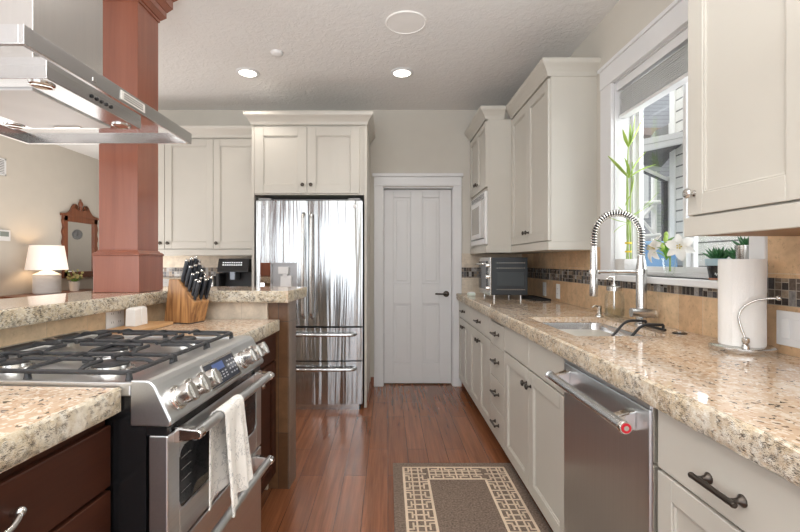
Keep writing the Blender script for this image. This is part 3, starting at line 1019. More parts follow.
# tiled half-walls that carry the raised bar
t = MB()
t.box(BX - .12, BX, NY0, FY1 + .15, 0, 1.022)
struct('wall_peninsula_side', t, M['pony_y'])
t = MB()
t.box(BX, -.730, FY1 + .002, FY1 + .148, 0, 1.022)
struct('wall_peninsula_end', t, M['pony_x'])
# slate-clad end of that wall
struct('trim_1', MB().box(-.730, -.617, FY1 + .020, FY1 + .150, 0, 1.022), M['slate'])
struct('trim_2', MB().box(-.622, -.613, FY1 + .018, FY1 + .152, 0, 1.022), M['slate_y'], bevel=.001)

# raised bar: one L of stone
BZ0, BZ1 = 1.023, 1.086
t = thing('granite_bar', 'raised L-shaped granite bar top above the range wall, carrying the column', 'bar top', (-1.3, 2.45, BZ0))
bx0, bx1, bxe = -1.66, -1.248, -.597
by0, by1 = 2.285, 2.690
MB().box(bx0 + .008, bx1 - .008, NY0, by1 - .008, BZ0, BZ1).box(bx1 - .01, bxe - .006, by0 + .008, by1 - .008, BZ0, BZ1).build('slab', M['granite'], t)
r = random.Random(5)
def edge(path):
    prof = [(.008, BZ1), (.002, BZ1 - .005), (0, BZ1 - .018), (0, BZ1 - .032), (0, BZ1 - .046), (.003, BZ0 + .004), (.010, BZ0)]
    rows = []
    pts = []
    for a, b in zip(path, path[1:]):
        a, b = Vector(a), Vector(b)
        n = max(3, int((b - a).length / .010))
        pts += [a + (b - a) * i / n for i in range(n)]
    pts.append(Vector(path[-1]))
    for i, p in enumerate(pts):
        q = (pts[min(i + 1, len(pts) - 1)] - pts[max(i - 1, 0)]).normalized()
        out = Vector((-q.y, q.x))            # outward lies to the left of the way of travel
        row = []
        for k, (a, z) in enumerate(prof):
            j = r.uniform(-.0025, .0025) if k not in (0, 6) else 0
            row.append((p.x - out.x * (a + j), p.y - out.y * (a + j), z))
        rows.append(row)
    MB().sheet(rows).build('chiselled_edge', M['granite_pale'], t, smooth=True)
corner = [(bxe - .04 + .04 * math.cos(q), by0 + .04 + .04 * math.sin(q)) for q in [-PI / 2 + PI / 2 * i / 5 for i in range(6)]]
path = [(bx1, NY0), (bx1, by0)] + corner + [(bxe, by1)]
edge(path[::-1])

# cabinets under the near worktop: dark cherry drawers
def IFr(y, z, x=IF):
    """frame on a peninsula front: faces the aisle, u runs away from the camera"""
    return Frame((x - .019, y, z), (0, 1, 0), (0, 0, 1), (1, 0, 0))
def cherry_unit(y0, y1, label, kind):
    t = thing('base_cabinet', label, 'cabinet', (IF, (y0 + y1) / 2, 0))
    MB().box(BX + .002, IF - .019, y0, y1, .09, .865).build('carcass', M['cherry_dark'], t)
    MB().box(BX + .002, IF - .09, y0, y1, 0, .09).build('toe_kick', M['dark_gap'], t)
    F = IFr(y0 + .002, .10)
    W = y1 - y0 - .006
    if kind == 'drawers':
        z = 0
        for h in (.295, .295, .160):
            o = shaker(F.at(0, z), W, h - .010, t, 'drawer', mat=M['cherry_dark'], flat=True)
            if h < .2:
                u = W - .325
                a = [F.p(u - .062, z + .085, .019), F.p(u - .060, z + .088, .040), F.p(u - .03, z + .076, .050), F.p(u + .03, z + .076, .050), F.p(u + .060, z + .088, .040), F.p(u + .062, z + .085, .019)]
                m = MB().tube(rounded(a, .02), .0062, 12)
                for s in (-1, 1): m.ball(F.p(u + s * .062, z + .089, .036), .010)
                m.build('bow_pull', M['nickel'], o, smooth=True)
            z += h
    else:
        o = shaker(F.at(0, .615), W, .150, t, 'drawer', mat=M['cherry_dark'], flat=True)
        hw = (W - .003) / 2
        a = shaker(F, hw, .605, t, mat=M['cherry_dark']); knob(F, hw - .028, .545, .019, a, M['nickel'])
        b = shaker(F.at(hw + .003, 0), hw, .605, t, mat=M['cherry_dark']); knob(F, hw + .031, .545, .019, b, M['nickel'])
    return t
cherry_unit(.36, 1.060, 'dark cherry drawer base on the camera side of the range, nickel bow pull', 'drawers')
cherry_unit(FY0 + .006, FY1 + .001, 'dark cherry base cabinet with two small knobs, between range and slate post', 'doors')

# ------------------------------------------------------------------ range
t = thing('gas_range', 'stainless steel gas range with front knobs and a towel on its oven handle', 'range', (-.9, 1.40, 0))
yc = (RY0 + RY1) / 2
MB().box(-1.27, -.602, RY0 + .002, RY1 - .002, .03, .905).build('body', M['black'], t)
m = MB()
for y in (RY0 + .05, RY1 - .05):
    for x in (-.68, -1.2): m.cyl((x, y, 0), (x, y, .03), .018)
m.build('foot', M['black_matt'], t)
# cooktop: rim and pan
m = MB()
m.box(-1.285, -.64, RY0 - .002, RY1 + .002, .906, .936)
m.box(-1.270, -.63, RY0 - .002, RY0 + .014, .930, .941).box(-1.270, -.63, RY1 - .014, RY1 + .002, .930, .941)
ct = m.build('cooktop', M['steel'], t, bevel=.003)
# raised vent strip along the back with dark slots
m = MB().prism(Frame((0, RY0 - .002, 0), (1, 0, 0), (0, 0, 1), (0, 1, 0)), [(-1.298, .93), (-1.298, .958), (-1.285, .962), (-1.225, .950), (-1.215, .936)], 0, RY1 - RY0 + .004)
vt = m.build('back_vent', M['steel'], t, bevel=.002)
for k, (a, b) in enumerate(((.06, .10), (.12, .20), (.215, .25), (.275, .42), (.44, .475), (.49, .60))):
    q = Frame((-1.285, RY0 + a, .962), (0, 1, 0), (.060 / .0612, 0, -.012 / .0612), (.19, 0, .98))
    MB().prism(q, [(.006, .012), (b - a - .006, .012), (b - a, .020), (b - a, .040), (b - a - .006, .048), (.006, .048), (0, .040), (0, .020)], -.004, .0006).build('vent_slot', M['black_matt'], vt)
# control panel: slanted face, rounded lower lip
pf = Frame((0, RY0 - .002, 0), (1, 0, 0), (0, 0, 1), (0, 1, 0))
lip = [(-.600 + .0, .832), (-.545, .832), (-.5375, .836), (-.535, .846), (-.578, .933), (-.588, .943), (-.600, .946), (-.640, .946), (-.640, .832)]
cp = MB().prism(pf, lip, 0, RY1 - RY0 + .004).build('control_panel', M['steel'], t, bevel=.004, seg=3)
nrm = Vector((.0975 - .0, 0, .048)).normalized()
upv = Vector((-.0433, 0, .0872)).normalized()
nrm = Vector((upv.z, 0, -upv.x))
PF = Frame((-.5565, 0, .8895), (0, 1, 0), tuple(upv), tuple(nrm))      # middle of the slanted face
def range_knob(y):
    m = MB().lathe([(0, 0), (.0325, 0), (.0335, .005), (.0315, .012), (.0265, .013), (.0265, .018), (0, .018)], PF.p(y, -.004, 0), PF.w, 28)
    o = m.build('knob', M['chrome'], cp, smooth=True)
    m = MB().lathe([(0, .018), (.0250, .018), (.0262, .022), (.0245, .050), (.0215, .053), (0, .053)], PF.p(y, -.004, 0), PF.w, 28)
    m.fbox(Frame(PF.p(y, -.004, .053), PF.u, PF.v, PF.w), -.006, .006, -.0225, .0225, -.012, .004)
    m.build('grip', M['nickel'], o, smooth=True)
for y in (1.122, 1.193, 1.260, 1.550, 1.612, 1.674): range_knob(y)
m = MB().prism(PF, [(1.298, -.043), (1.506, -.043), (1.511, -.038), (1.511, .038), (1.506, .043), (1.298, .043), (1.293, .038), (1.293, -.038)], -.004, .0022)
dsp = m.build('display_bezel', M['chrome'], cp)
MB().fbox(PF, 1.300, 1.504, -.037, .037, .0022, .0028).build('display', plain('display_glass', (.035, .040, .055), .08), dsp)
MB().fbox(PF, 1.345, 1.420, .006, .030, .0028, .0030).build('display_window', glow('display_blue', (.10, .17, .45), .45, (.02, .03, .06)), dsp)
m = MB()
for r_ in range(3):
    for c_ in range(5): m.fbox(PF, 1.322 + c_ * .022, 1.334 + c_ * .022, -.024 + r_ * .009, -.020 + r_ * .009, .0028, .0030)
for r_ in range(4):
    for c_ in range(3): m.fbox(PF, 1.444 + c_ * .020, 1.455 + c_ * .020, -.024 + r_ * .014, -.019 + r_ * .014, .0028, .0030)
m.build('button', plain('button_grey', (.35, .36, .40), .5), dsp)
# oven door
od = MB()
XF_ = -.545
fr = Frame((XF_ - .050, RY0 + .001, .512), (0, 1, 0), (0, 0, 1), (1, 0, 0))
Wd, Hd = RY1 - RY0 - .002, .296
wa, wb, wc, we = .055, Wd - .055, .082, .242
od.fbox(fr, 0, wa, 0, Hd, 0, .05).fbox(fr, wb, Wd, 0, Hd, 0, .05).fbox(fr, wa, wb, 0, wc, 0, .05).fbox(fr, wa, wb, we, Hd, 0, .05)
od = od.build('oven_door', M['steel'], t, bevel=.004, seg=3)
MB().fbox(fr, wa - .004, wb + .004, wc - .004, we + .004, .010, .0475).build('oven_window', M['oven_glass'], od)
for k, (a, b) in enumerate(((wa, wc), (wb, wc), (wa, we), (wb, we))):
    sa = 1 if a == wa else -1
    sb = 1 if b == wc else -1
    pts = [(a, b), (a + sa * .022, b)] + [(a + sa * (.022 - .022 * math.sin(q)), b + sb * (.022 - .022 * math.cos(q))) for q in [PI / 2 * i / 6 for i in range(1, 7)]]
    MB().prism(fr, pts, .03, .0502).build('window_corner', M['steel'], od)
m = MB()
for k in range(4): m.cyl(fr.p(wa + .01, wc + .04 + k * .03, .0478), fr.p(wa + .06, wc + .04 + k * .03, .0478), .001, n=6)
m.build('oven_rack', M['nickel'], od)
HX, HZ = -.492, .802
def range_handle(z, y0, y1, parent):
    m = MB().tube(rounded([(HX, y0, z), (HX, (y0 + y1) / 2, z), (HX, y1, z)], .01), .0145, 18)
    o = m.build('handle', M['steel'], parent, smooth=True)
    for y, s in ((y0 + .012, 1), (y1 - .012, -1)):
        MB().prism(Frame((XF_ - .002, y - .014, z), (1, 0, 0), (0, 0, 1), (0, 1, 0)), [(0, -.024), (.05, -.0135), (.066, -.0125), (.0745, -.006), (.0745, .006), (.066, .0125), (.05, .0135), (0, .018)], 0, .028).build('handle_mount', M['chrome'], o, bevel=.004)
    return o
range_handle(HZ, RY0 + .030, RY1 - .055, od)
wd = MB().box(XF_ - .05, XF_, RY0 + .001, RY1 - .001, .115, .505).build('warming_drawer', M['steel'], t, bevel=.004)
range_handle(.478, RY0 + .030, RY1 - .055, wd)
MB().box(-.60, XF_ - .02, RY0 + .01, RY1 - .01, .03, .110).build('kick_panel', M['black'], t)
MB().box(-.604, XF_ - .004, RY0 + .004, RY1 - .004, .8085, .8315).build('dark_seam', M['black'], t)
# burners
for x, y, r_ in ((-.79, RY0 + .135, .050), (-1.08, RY0 + .135, .040), (-.79, RY1 - .135, .045), (-1.08, RY1 - .135, .050), (-.93, yc, .052)):
    b = MB().lathe([(0, 0), (r_ + .012, 0), (r_ + .010, .006), (r_, .008), (r_ - .002, .016), (0, .016)], (x, y, .936), n=28).build('burner', M['nickel'], ct, smooth=True)
    MB().lathe([(0, .016), (r_ - .006, .016), (r_ - .004, .020), (r_ - .010, .024), (0, .025)], (x, y, .936), n=28).build('burner_cap', M['iron'], b, smooth=True)
# grates: three cast-iron frames with fingers over the burners
gz = .966
gx0, gx1 = -1.205, -.655
secs = [RY0 + .016, RY0 + .016 + .2095, RY0 + .016 + .419, RY1 - .016]
for k in range(3):
    a, b = secs[k] + .002, secs[k + 1] - .002
    m = MB()
    R = .0062
    loop = rounded([(gx0 + .08, a, gz - .006), (gx0, a, gz - .006), (gx0, b, gz - .006), (gx1, b, gz - .006), (gx1, a, gz - .006), (gx0 + .08, a, gz - .006)], .028)
    m.tube(loop, R, 8)
    ym_ = (a + b) / 2
    xm_ = (gx0 + gx1) / 2
    m.tube([(xm_, a, gz - .006), (xm_, a + .02, gz), (xm_, b - .02, gz), (xm_, b, gz - .006)], R, 8)
    for bx in (xm_ - .14, xm_ + .14):
        # fingers from the frame towards the burner, arched up from the rim
        for ya_, s in ((a, 1), (b, -1)):
            m.tube(rounded([(bx, ya_, gz - .006), (bx, ya_ + s * .02, gz + .004), (bx, ym_ - s * .022, gz + .004)], .015), R, 8)
            for dx in ():
                m.tube(rounded([(bx + dx, ya_, gz - .006), (bx + dx, ya_ + s * .018, gz + .004), (bx + dx * .50, ym_ - s * .030, gz + .004)], .015), R, 8)
    for xa_, s in ((gx0, 1), (gx1, -1)):
        m.tube(rounded([(xa_, ym_, gz - .006), (xa_ + s * .018, ym_, gz + .004), (xa_ + s * .105, ym_, gz + .004)], .015), R, 8)
    for s in (-1, 1):
        m.tube([(xm_, ym_, gz), (xm_ + s * .012, ym_, gz + .003), (xm_ + s * .105, ym_, gz + .003)], R, 8)
    for x in (gx0 + .004, gx1 - .004, xm_):
        for y in (a + .004, b - .004): m.cyl((x, y, .936), (x, y, gz - .006), .0095, .0065, 8)
    m.build('grate', M['iron'], t, smooth=True)

# towel over the oven handle
t = thing('dish_towel', 'white dish towel with grey script print draped over the oven door handle', 'towel', (HX, 1.27, HZ - .29))
rng = random.Random(11)
rows = []
R = .0182
path = []
Lf, Lb = .262, .225
for i in range(15): path.append(('f', Lf * (1 - i / 14)))
for i in range(1, 8): path.append(('a', PI * i / 8))
for i in range(15): path.append(('b', Lb * i / 14))
nu = 32
for typ, s in path:
    row = []
    for j in range(nu + 1):
        u = j / nu
        if typ == 'f':
            fl = s / Lf
            y = 1.240 + .130 * u + (u - .45) * .035 * fl
            fold = .016 * fl * math.sin(u * 9.0 + .4) + .010 * fl * math.sin(u * 19 + 1.5 * fl) + .012 * fl
            row.append((HX + R + fold, y, HZ - s - .035 * fl * (.6 - u)))
        elif typ == 'a':
            y = 1.240 + .130 * u - .02 * (s / PI) * (1 - u)
            row.append((HX + R * math.cos(s), y, HZ + R * math.sin(s)))
        else:
            fl = s / Lb
            y = 1.220 + .145 * u - .030 * fl * (1 - u)
            fold = .008 * fl * math.sin(u * 8 + 2)
            row.append((max(HX - R + .010 * fl + fold - .004 * fl, XF_ + .012), y, HZ - s - .02 * fl * (1 - u)))
    rows.append(row)
MB().sheet(rows, .003).build('cloth', M['towel'], t, smooth=True)
set_frame()

# ------------------------------------------------------------------ hood
t = thing('range_hood', 'stainless steel island hood with glass-edged frame hanging from the ceiling above the range', 'range hood', (-1.28, 1.526, CZ))
hx0, hx1, hy0, hy1, hz0, hz1 = -1.66, -.905, 1.069, 1.983, 1.783, 1.832
m = MB()
th = .014
m.box(hx1 - th, hx1, hy0, hy1, hz0, hz1).box(hx0, hx0 + th, hy0, hy1, hz0, hz1)
m.box(hx0 + th, hx1 - th, hy0, hy0 + th, hz0, hz1).box(hx0 + th, hx1 - th, hy1 - th, hy1, hz0, hz1)
rim = m.build('rim', M['steel_hood'], t, bevel=.0015)
bx0_, bx1_, by0_, by1_ = -1.545, -1.017, 1.281, 1.771
MB().box(hx0 + th, hx1 - th, hy0 + th, by0_ + .002, hz1 - .012, hz1 - .006).box(hx0 + th, hx1 - th, by1_ - .002, hy1 - th, hz1 - .012, hz1 - .006).box(hx0 + th, bx0_ + .002, by0_, by1_, hz1 - .012, hz1 - .006).box(bx1_ - .002, hx1 - th, by0_, by1_, hz1 - .012, hz1 - .006).build('glass_panel', M['glass'], t)
m = MB()
m.box(bx0_, bx1_, by0_, by1_, hz0 + .004, hz1 + .02)
bd = m.build('filter_box', M['steel_hood'], t, bevel=.002)
# filter under it, four lamps, buttons on the aisle side
xi0, xi1, yi0, yi1 = bx0_ + .105, bx1_ - .105, by0_ + .075, by1_ - .030
m = MB().box(xi0, xi1, yi0, yi1, hz0 - .002, hz0 + .006)
fl = m.build('filter', plain('filter_aluminium', (.74, .76, .77), .42, .35), bd, bevel=.002)
MB().box((xi0 + xi1) / 2 - .05, (xi0 + xi1) / 2 + .05, yi1 - .03, yi1 - .012, hz0 - .006, hz0 - .002).build('latch', M['chrome'], fl, bevel=.001)
for x in (bx0_ + .050, bx1_ - .050):
    for y in (by0_ + .045, by1_ - .050):
        o = MB().lathe([(.022, 0), (.034, 0), (.034, -.004), (.028, -.006), (.022, -.003)], (x, y, hz0 + .004), n=24).build('lamp_ring', M['chrome'], bd, smooth=True)
        MB().lathe([(0, .001), (.022, .001), (.022, -.001), (0, -.001)], (x, y, hz0 + .003), n=24).build('lamp_lens', plain('lamp_lens', (.75, .73, .68), .2), o, smooth=True)
for k in range(5):
    y = 1.475 + k * .026
    MB().lathe([(0, 0), (.0065, 0), (.006, .004), (0, .0045)], (bx1_, y, hz0 + .026), (1, 0, 0), 14).build('button', M['black_matt'], bd, smooth=True)
# badge on the rim and the small sensor beside it
MB().box(hx1, hx1 + .003, 1.455, 1.597, hz0 + .009, hz1 - .009).build('badge', plain('badge_pale', (.72, .70, .66), .4), rim, bevel=.0008)
m = MB()
for k in range(3): m.box(hx1 + .003, hx1 + .0036, 1.470, 1.582, hz0 + .0145 + k * .0078, hz0 + .0185 + k * .0078)
m.build('badge_line', plain('badge_grey', (.20, .19, .18), .4), rim)
MB().box(hx1, hx1 + .0015, 1.318, 1.334, hz0 + .012, hz0 + .024).build('sensor', M['chrome'], rim)
# telescoping chimney
m = MB().box(-1.440, -1.122, 1.359, 1.693, hz1 + .02, 2.30)
m.build('chimney', M['steel_z'], t, bevel=.002)
MB().box(-1.434, -1.128, 1.365, 1.687, 2.30, CZ).build('chimney_sleeve', M['steel_z'], t, bevel=.002)

# ------------------------------------------------------------------ wooden column on the bar
t = thing('wood_column', 'square cherry-stained wood column standing on the granite bar beside the hood', 'column', (-1.36, 2.265, BZ1), kind='thing')
cx0, cx1, cy0, cy1 = -1.475, -1.245, 2.150, 2.380
def lay(m, g, z0, z1, g1=None):
    g1 = g if g1 is None else g1
    r0 = [Vector(p) for p in ((cx0 - g, cy0 - g, z0), (cx1 + g, cy0 - g, z0), (cx1 + g, cy1 + g, z0), (cx0 - g, cy1 + g, z0))]
    r1 = [Vector(p) for p in ((cx0 - g1, cy0 - g1, z1), (cx1 + g1, cy0 - g1, z1), (cx1 + g1, cy1 + g1, z1), (cx0 - g1, cy1 + g1, z1))]
    return m.ring([r0, r1])
lay(MB(), 0, BZ1 + .001, 1.272).build('base', M['cherry'], t, bevel=.002)
m = lay(MB(), .004, 1.272, 1.280); lay(m, .006, 1.280, 1.290, -.004); lay(m, -.008, 1.290, 1.300, -.014)
m.build('base_moulding', M['cherry'], t, bevel=.002)
lay(MB(), -.017, 1.30, 2.60).build('shaft', M['cherry'], t, bevel=.002)
m = lay(MB(), -.010, 2.555, 2.570); lay(m, -.006, 2.570, 2.592, .012); lay(m, .014, 2.592, 2.625); lay(m, .016, 2.625, 2.655, .035); lay(m, .038, 2.655, 2.700); lay(m, .040, 2.700, 2.740, .070); lay(m, .074, 2.740, CZ)
m.build('capital', M['cherry'], t, bevel=.003)

# ------------------------------------------------------------------ things on the peninsula
set_frame(ISL)
# double outlet in the tiled wall and the board with the white shakers
def outlet(frame, parent_label, kind='socket', gang=1):
    t = thing('wall_outlet' if kind == 'socket' else 'switch_plate', parent_label, 'outlet' if kind == 'socket' else 'switch', frame.o)
    W = .036 * (1 if gang == 1 else 1.63)
    MB().fbox(frame, -W, W, -.058, .058, 0, .005).build('plate', M['white'], t, bevel=.002)
    for g in range(gang):
        c = (g - (gang - 1) / 2) * .046
        if kind == 'socket':
            for s in (-1, 1):
                o = MB().fbox(frame, c - .016, c + .016, s * .020 - .0135, s * .020 + .0135, .005, .0068).build('socket', M['white'], t, bevel=.001)
                MB().fbox(frame, c - .007, c - .005, s * .020 - .003, s * .020 + .006, .0068, .0071).fbox(frame, c + .005, c + .007, s * .020 - .003, s * .020 + .006, .0068, .0071).build('slot', M['black_matt'], o)
        else:
            MB().fbox(frame, c - .0165, c + .0165, -.033, .033, .005, .0085).build('rocker', M['white'], t, bevel=.0015)
    return t
fr = Frame((BX, 1.93, .985), (0, 1, 0), (0, 0, 1), (1, 0, 0))
outlet(fr, 'white double outlet in the tan tile under the bar, behind the white shakers', gang=2)
t = thing('cutting_board', 'thin wooden board lying behind the range against the tiled wall', 'cutting board', (-1.2, 1.98, CT))
pl = rounded([(-1.285, 1.83, 0), (-1.285, 2.12, 0), (-1.125, 2.12, 0), (-1.125, 1.83, 0), (-1.285, 1.83, 0)], .02)
MB().prism(WORLD, [(p.x, p.y) for p in pl[:-1]], CT + .0005, CT + .015).build('board', M['board_wood'], t, bevel=.003)
for dy, lab in ((0, 'white square shaker on the wooden board, closer to the range'), (.048, 'white square shaker on the wooden board, farther from the range')):
    t = thing('salt_shaker', lab, 'shaker', (-1.225, 1.950 + dy, CT + .0155))
    x, y, z = -1.225, 1.950 + dy, CT + .0155
    r0 = [Vector((x + a * .024, y + b * .0235, z)) for a, b in ((-1, -1), (1, -1), (1, 1), (-1, 1))]
    r1 = [Vector((x + a * .022, y + b * .0215, z + .078)) for a, b in ((-1, -1), (1, -1), (1, 1), (-1, 1))]
    r2 = [Vector((x + a * .014, y + b * .0135, z + .085)) for a, b in ((-1, -1), (1, -1), (1, 1), (-1, 1))]
    MB().ring([r0, r1, r2]).build('body', M['ceramic'], t, bevel=.003)
set_frame()

# knife block: a leaning parallelogram of striped wood, knives standing out of its sloping top
A = Vector((-.95, .31, 0)).normalized()            # towards the back of the block
B = Vector((.31, .95, 0)).normalized()             # across it
KO = Vector((-.990, 2.140, CT))
t = thing('knife_block', 'striped acacia knife block on the far granite, full of black-handled knives', 'knife block', KO)
KF = Frame(KO, A, (0, 0, 1), B)
prof = [(0, .004), (-.028, .108), (.072, .222), (.128, .222), (.160, .004)]
MB().prism(KF, prof, 0, .112).build('body', M['block_wood'], t, bevel=.004)
MB().prism(KF, [(.003, 0), (.157, 0), (.157, .006), (.003, .006)], .003, .109).build('base', M['black_matt'], t)
sl = Vector((.100, .114)).normalized()             # along the slope (a, z)
nn = Vector((-sl.y, sl.x))                          # out of the slope
KD = (A * -.30 + Vector((0, 0, 1)) * .95).normalized()
KS = (A * sl.x + Vector((0, 0, 1)) * sl.y).normalized()
def knife(s, wv, length, fat, label):
    base = KF.p(-.028, .108, wv) + KS * s
    k = thing('kitchen_knife', label, 'knife', base, group='knives in the wooden block')
    MB().fbox(Frame(base, KS, B, KD), -.011, .011, -.0011, .0011, -.050, .012).build('blade', M['steel_x'], k)
    hd = MB()
    rings = []
    for f, a_, b_ in ((0, .009, .0065), (.06, .0105, .0075), (.30, .0100, .0080), (.60, .0115, .0085), (.88, .0120, .0085), (1.0, .0100, .0070)):
        c = base + KD * (.006 + length * f)
        rings.append([c + KS * (a_ * fat * math.cos(q)) + B * (b_ * fat * math.sin(q)) for q in [2 * PI * i / 12 for i in range(12)]])
    MB().ring(rings).build('handle', knife_black, k, smooth=True)
    e = base + KD * (.006 + length)
    MB().lathe([(0, -.003), (.0088 * fat, -.003), (.0088 * fat, .003), (.005 * fat, .006), (0, .0065)], e, KD, 14).build('end_cap', M['chrome'], k, smooth=True)
knife_black = plain('knife_handle', (.018, .022, .030), .38)
for row, (s, n_, L_, f_) in enumerate(((.132, 4, .118, 1.0), (.102, 4, .108, .95), (.070, 4, .095, .85), (.040, 4, .088, .80), (.015, 3, .100, .85))):
    for i in range(n_):
        knife(s, .016 + .080 * i / (n_ - 1) + (.004 if row % 2 else 0), L_ + .008 * ((i * 7 + row * 3) % 3 - 1), f_ * 1.2, 'black-handled knife with a bright end cap standing in the wooden block')

# ------------------------------------------------------------------ back worktop: coffee machine, milk jug, bottle, outlet
t = thing('coffee_machine', 'black espresso machine with a lit button panel, left of the refrigerator', 'coffee machine', (-1.36, 3.95, CT))
x0, x1 = -1.515, -1.235
MB().box(x0, x1, 3.93, 4.26, CT, 1.265).box(x0, x0 + .03, 3.78, 3.94, CT, 1.14).box(x0, x1, 3.78, 3.94, CT, CT + .06).build('body', M['black_matt'], t, bevel=.006)
hdp = MB().prism(Frame((x0, 0, 0), (0, 1, 0), (0, 0, 1), (1, 0, 0)), [(3.80, 1.15), (3.94, 1.15), (3.94, 1.272), (3.845, 1.272)], 0, x1 - x0).build('head', M['black'], t, bevel=.006)
s_ = Frame((x0, 3.80, 1.15), (1, 0, 0), (0, .045 / .130, .122 / .130), (0, -.122 / .130, .045 / .130))
MB().fbox(s_, .014, .266, .030, .118, 0, .002).build('button_panel', M['black'], hdp)
m = MB()
for k in range(9):
    for r_ in range(2): m.fbox(s_, .045 + k * .020, .055 + k * .020, .062 + r_ * .022, .072 + r_ * .022, .002, .0028)
m.build('lit_icon', glow('icon_white', (.9, .95, 1), .6), hdp)
MB().box(-1.400, -1.350, 3.80, 3.93, 1.08, 1.155).build('spout', plain('spout_grey', (.20, .22, .25), .3, .6), t, bevel=.006)
MB().box(x0 + .05, x1 - .02, 3.79, 3.92, CT + .061, CT + .068).build('drip_tray', M['nickel'], t)
t = thing('milk_jug', 'steel milk jug standing to the left of the espresso machine', 'jug', (-1.60, 3.92, CT))
MB().lathe([(0, .001), (.048, .001), (.050, .06), (.044, .12), (.040, .17), (.044, .185), (.040, .185), (.036, .17), (0, .16)], (-1.60, 3.92, CT), n=24).build('body', M['chrome'], t, smooth=True)
MB().tube(rounded([(-1.645, 3.92, CT + .05), (-1.675, 3.92, CT + .06), (-1.675, 3.92, CT + .14), (-1.642, 3.92, CT + .15)], .02), .006, 8).build('handle', M['chrome'], t, smooth=True)
t = thing('sauce_bottle', 'small red-capped bottle on the back worktop, mostly behind the column', 'bottle', (-2.115, 3.95, CT))
MB().lathe([(0, .001), (.034, .001), (.034, .20), (.024, .25), (0, .25)], (-2.115, 3.95, CT), n=20).build('body', plain('bottle_red', (.45, .03, .03), .3), t, smooth=True)
MB().lathe([(0, .25), (.016, .25), (.016, .29), (0, .29)], (-2.115, 3.95, CT), n=16).build('cap', plain('cap_red', (.55, .02, .04), .35), t, smooth=True)
fr = Frame((-2.215, DY - T, 1.015), (1, 0, 0), (0, 0, 1), (0, -1, 0))
outlet(fr, 'white outlet low on the back wall tile beside the column')

# ------------------------------------------------------------------ things on the right worktop
# toaster oven
t = thing('toaster_oven', 'black toaster oven with a chrome front standing under the tall cream upper cabinet', 'toaster oven', (1.0, 3.74, CT))
tx0, tx1, ty0, ty1, tz0, tz1 = .850, 1.150, 3.535, 3.945, .968, 1.278
bdm = plain('toaster_black', (.040, .048, .056), .42)
MB().box(tx0, tx1, ty0, ty1, tz0, tz1).build('body', bdm, t, bevel=.006)
m = MB()
for x in (tx0 + .03, tx1 - .05):
    for y in (ty0 + .03, ty1 - .03): m.cyl((x, y, CT + .0005), (x, y, tz0), .009)
m.build('foot', M['nickel'], t)
for zz in (tz0 + .265, tz0 + .222, tz0 + .045):
    m = MB()
    for k in range(13):
        m.box(tx0 + .045 + k * .0185, tx0 + .052 + k * .0185, ty0 - .0008, ty0, zz - .004, zz + .004)
    m.build('vent', M['nickel'], t)
MB().box(tx0 + .045, tx1 - .035, ty0 - .003, ty0, tz0 + .075, tz0 + .185).build('side_panel', plain('toaster_grey', (.055, .068, .078), .35), t, bevel=.002)
fm = MB().box(tx0 - .012, tx0, ty0 - .004, ty1 + .004, tz0 - .005, tz1 + .002).build('front', M['nickel'], t, bevel=.003)
MB().box(tx0 - .020, tx0 - .012, ty0 + .10, ty1 - .01, tz0 + .04, tz1 - .03).build('glass_door', M['oven_glass'], fm, bevel=.002)
MB().tube(rounded([(tx0 - .020, ty0 + .12, tz1 - .05), (tx0 - .052, ty0 + .12, tz1 - .055), (tx0 - .052, ty1 - .03, tz1 - .055), (tx0 - .020, ty1 - .03, tz1 - .05)], .015), .008, 10).build('handle', M['chrome'], fm, smooth=True)
for k in range(3): MB().lathe([(0, 0), (.020, 0), (.017, .022), (0, .023)], (tx0 - .012, ty0 + .050, tz0 + .055 + k * .095), (-1, 0, 0), 18).build('knob', M['chrome'], fm, smooth=True)
t = thing('baking_tray', 'thin black tray sticking out from behind the toaster oven', 'tray', (1.22, 3.6, CT))
m = MB().box(1.165, 1.29, 3.40, 3.80, CT + .001, CT + .006)
m.box(1.165, 1.168, 3.40, 3.80, CT + .006, CT + .016).box(1.287, 1.29, 3.40, 3.80, CT + .006, CT + .016).box(1.168, 1.287, 3.40, 3.403, CT + .006, CT + .016).box(1.168, 1.287, 3.797, 3.80, CT + .006, CT + .016)
m.build('pan', M['black_matt'], t)
t = thing('soap_dish', 'small pale green dish on the far end of the worktop by the door', 'dish', (.765, 3.95, CT))
MB().box(.73, .80, 3.925, 3.98, CT + .0005, CT + .028).build('dish', plain('dish_green', (.66, .74, .68), .3), t, bevel=.006)
MB().box(.736, .794, 3.93, 3.975, CT + .028, CT + .034).build('rim', M['white'], t, bevel=.002)
for y, lab in ((3.37, 'white outlet on the travertine between toaster oven and faucet'), (3.66, 'white outlet on the travertine right behind the toaster oven')):
    outlet(Frame((WX - T, y, 1.010), (0, 1, 0), (0, 0, 1), (-1, 0, 0)), lab)
outlet(Frame((WX - T, 1.415, 1.018), (0, 1, 0), (0, 0, 1), (-1, 0, 0)), 'white double rocker switch plate to the right of the paper towel', 'switch', 2)

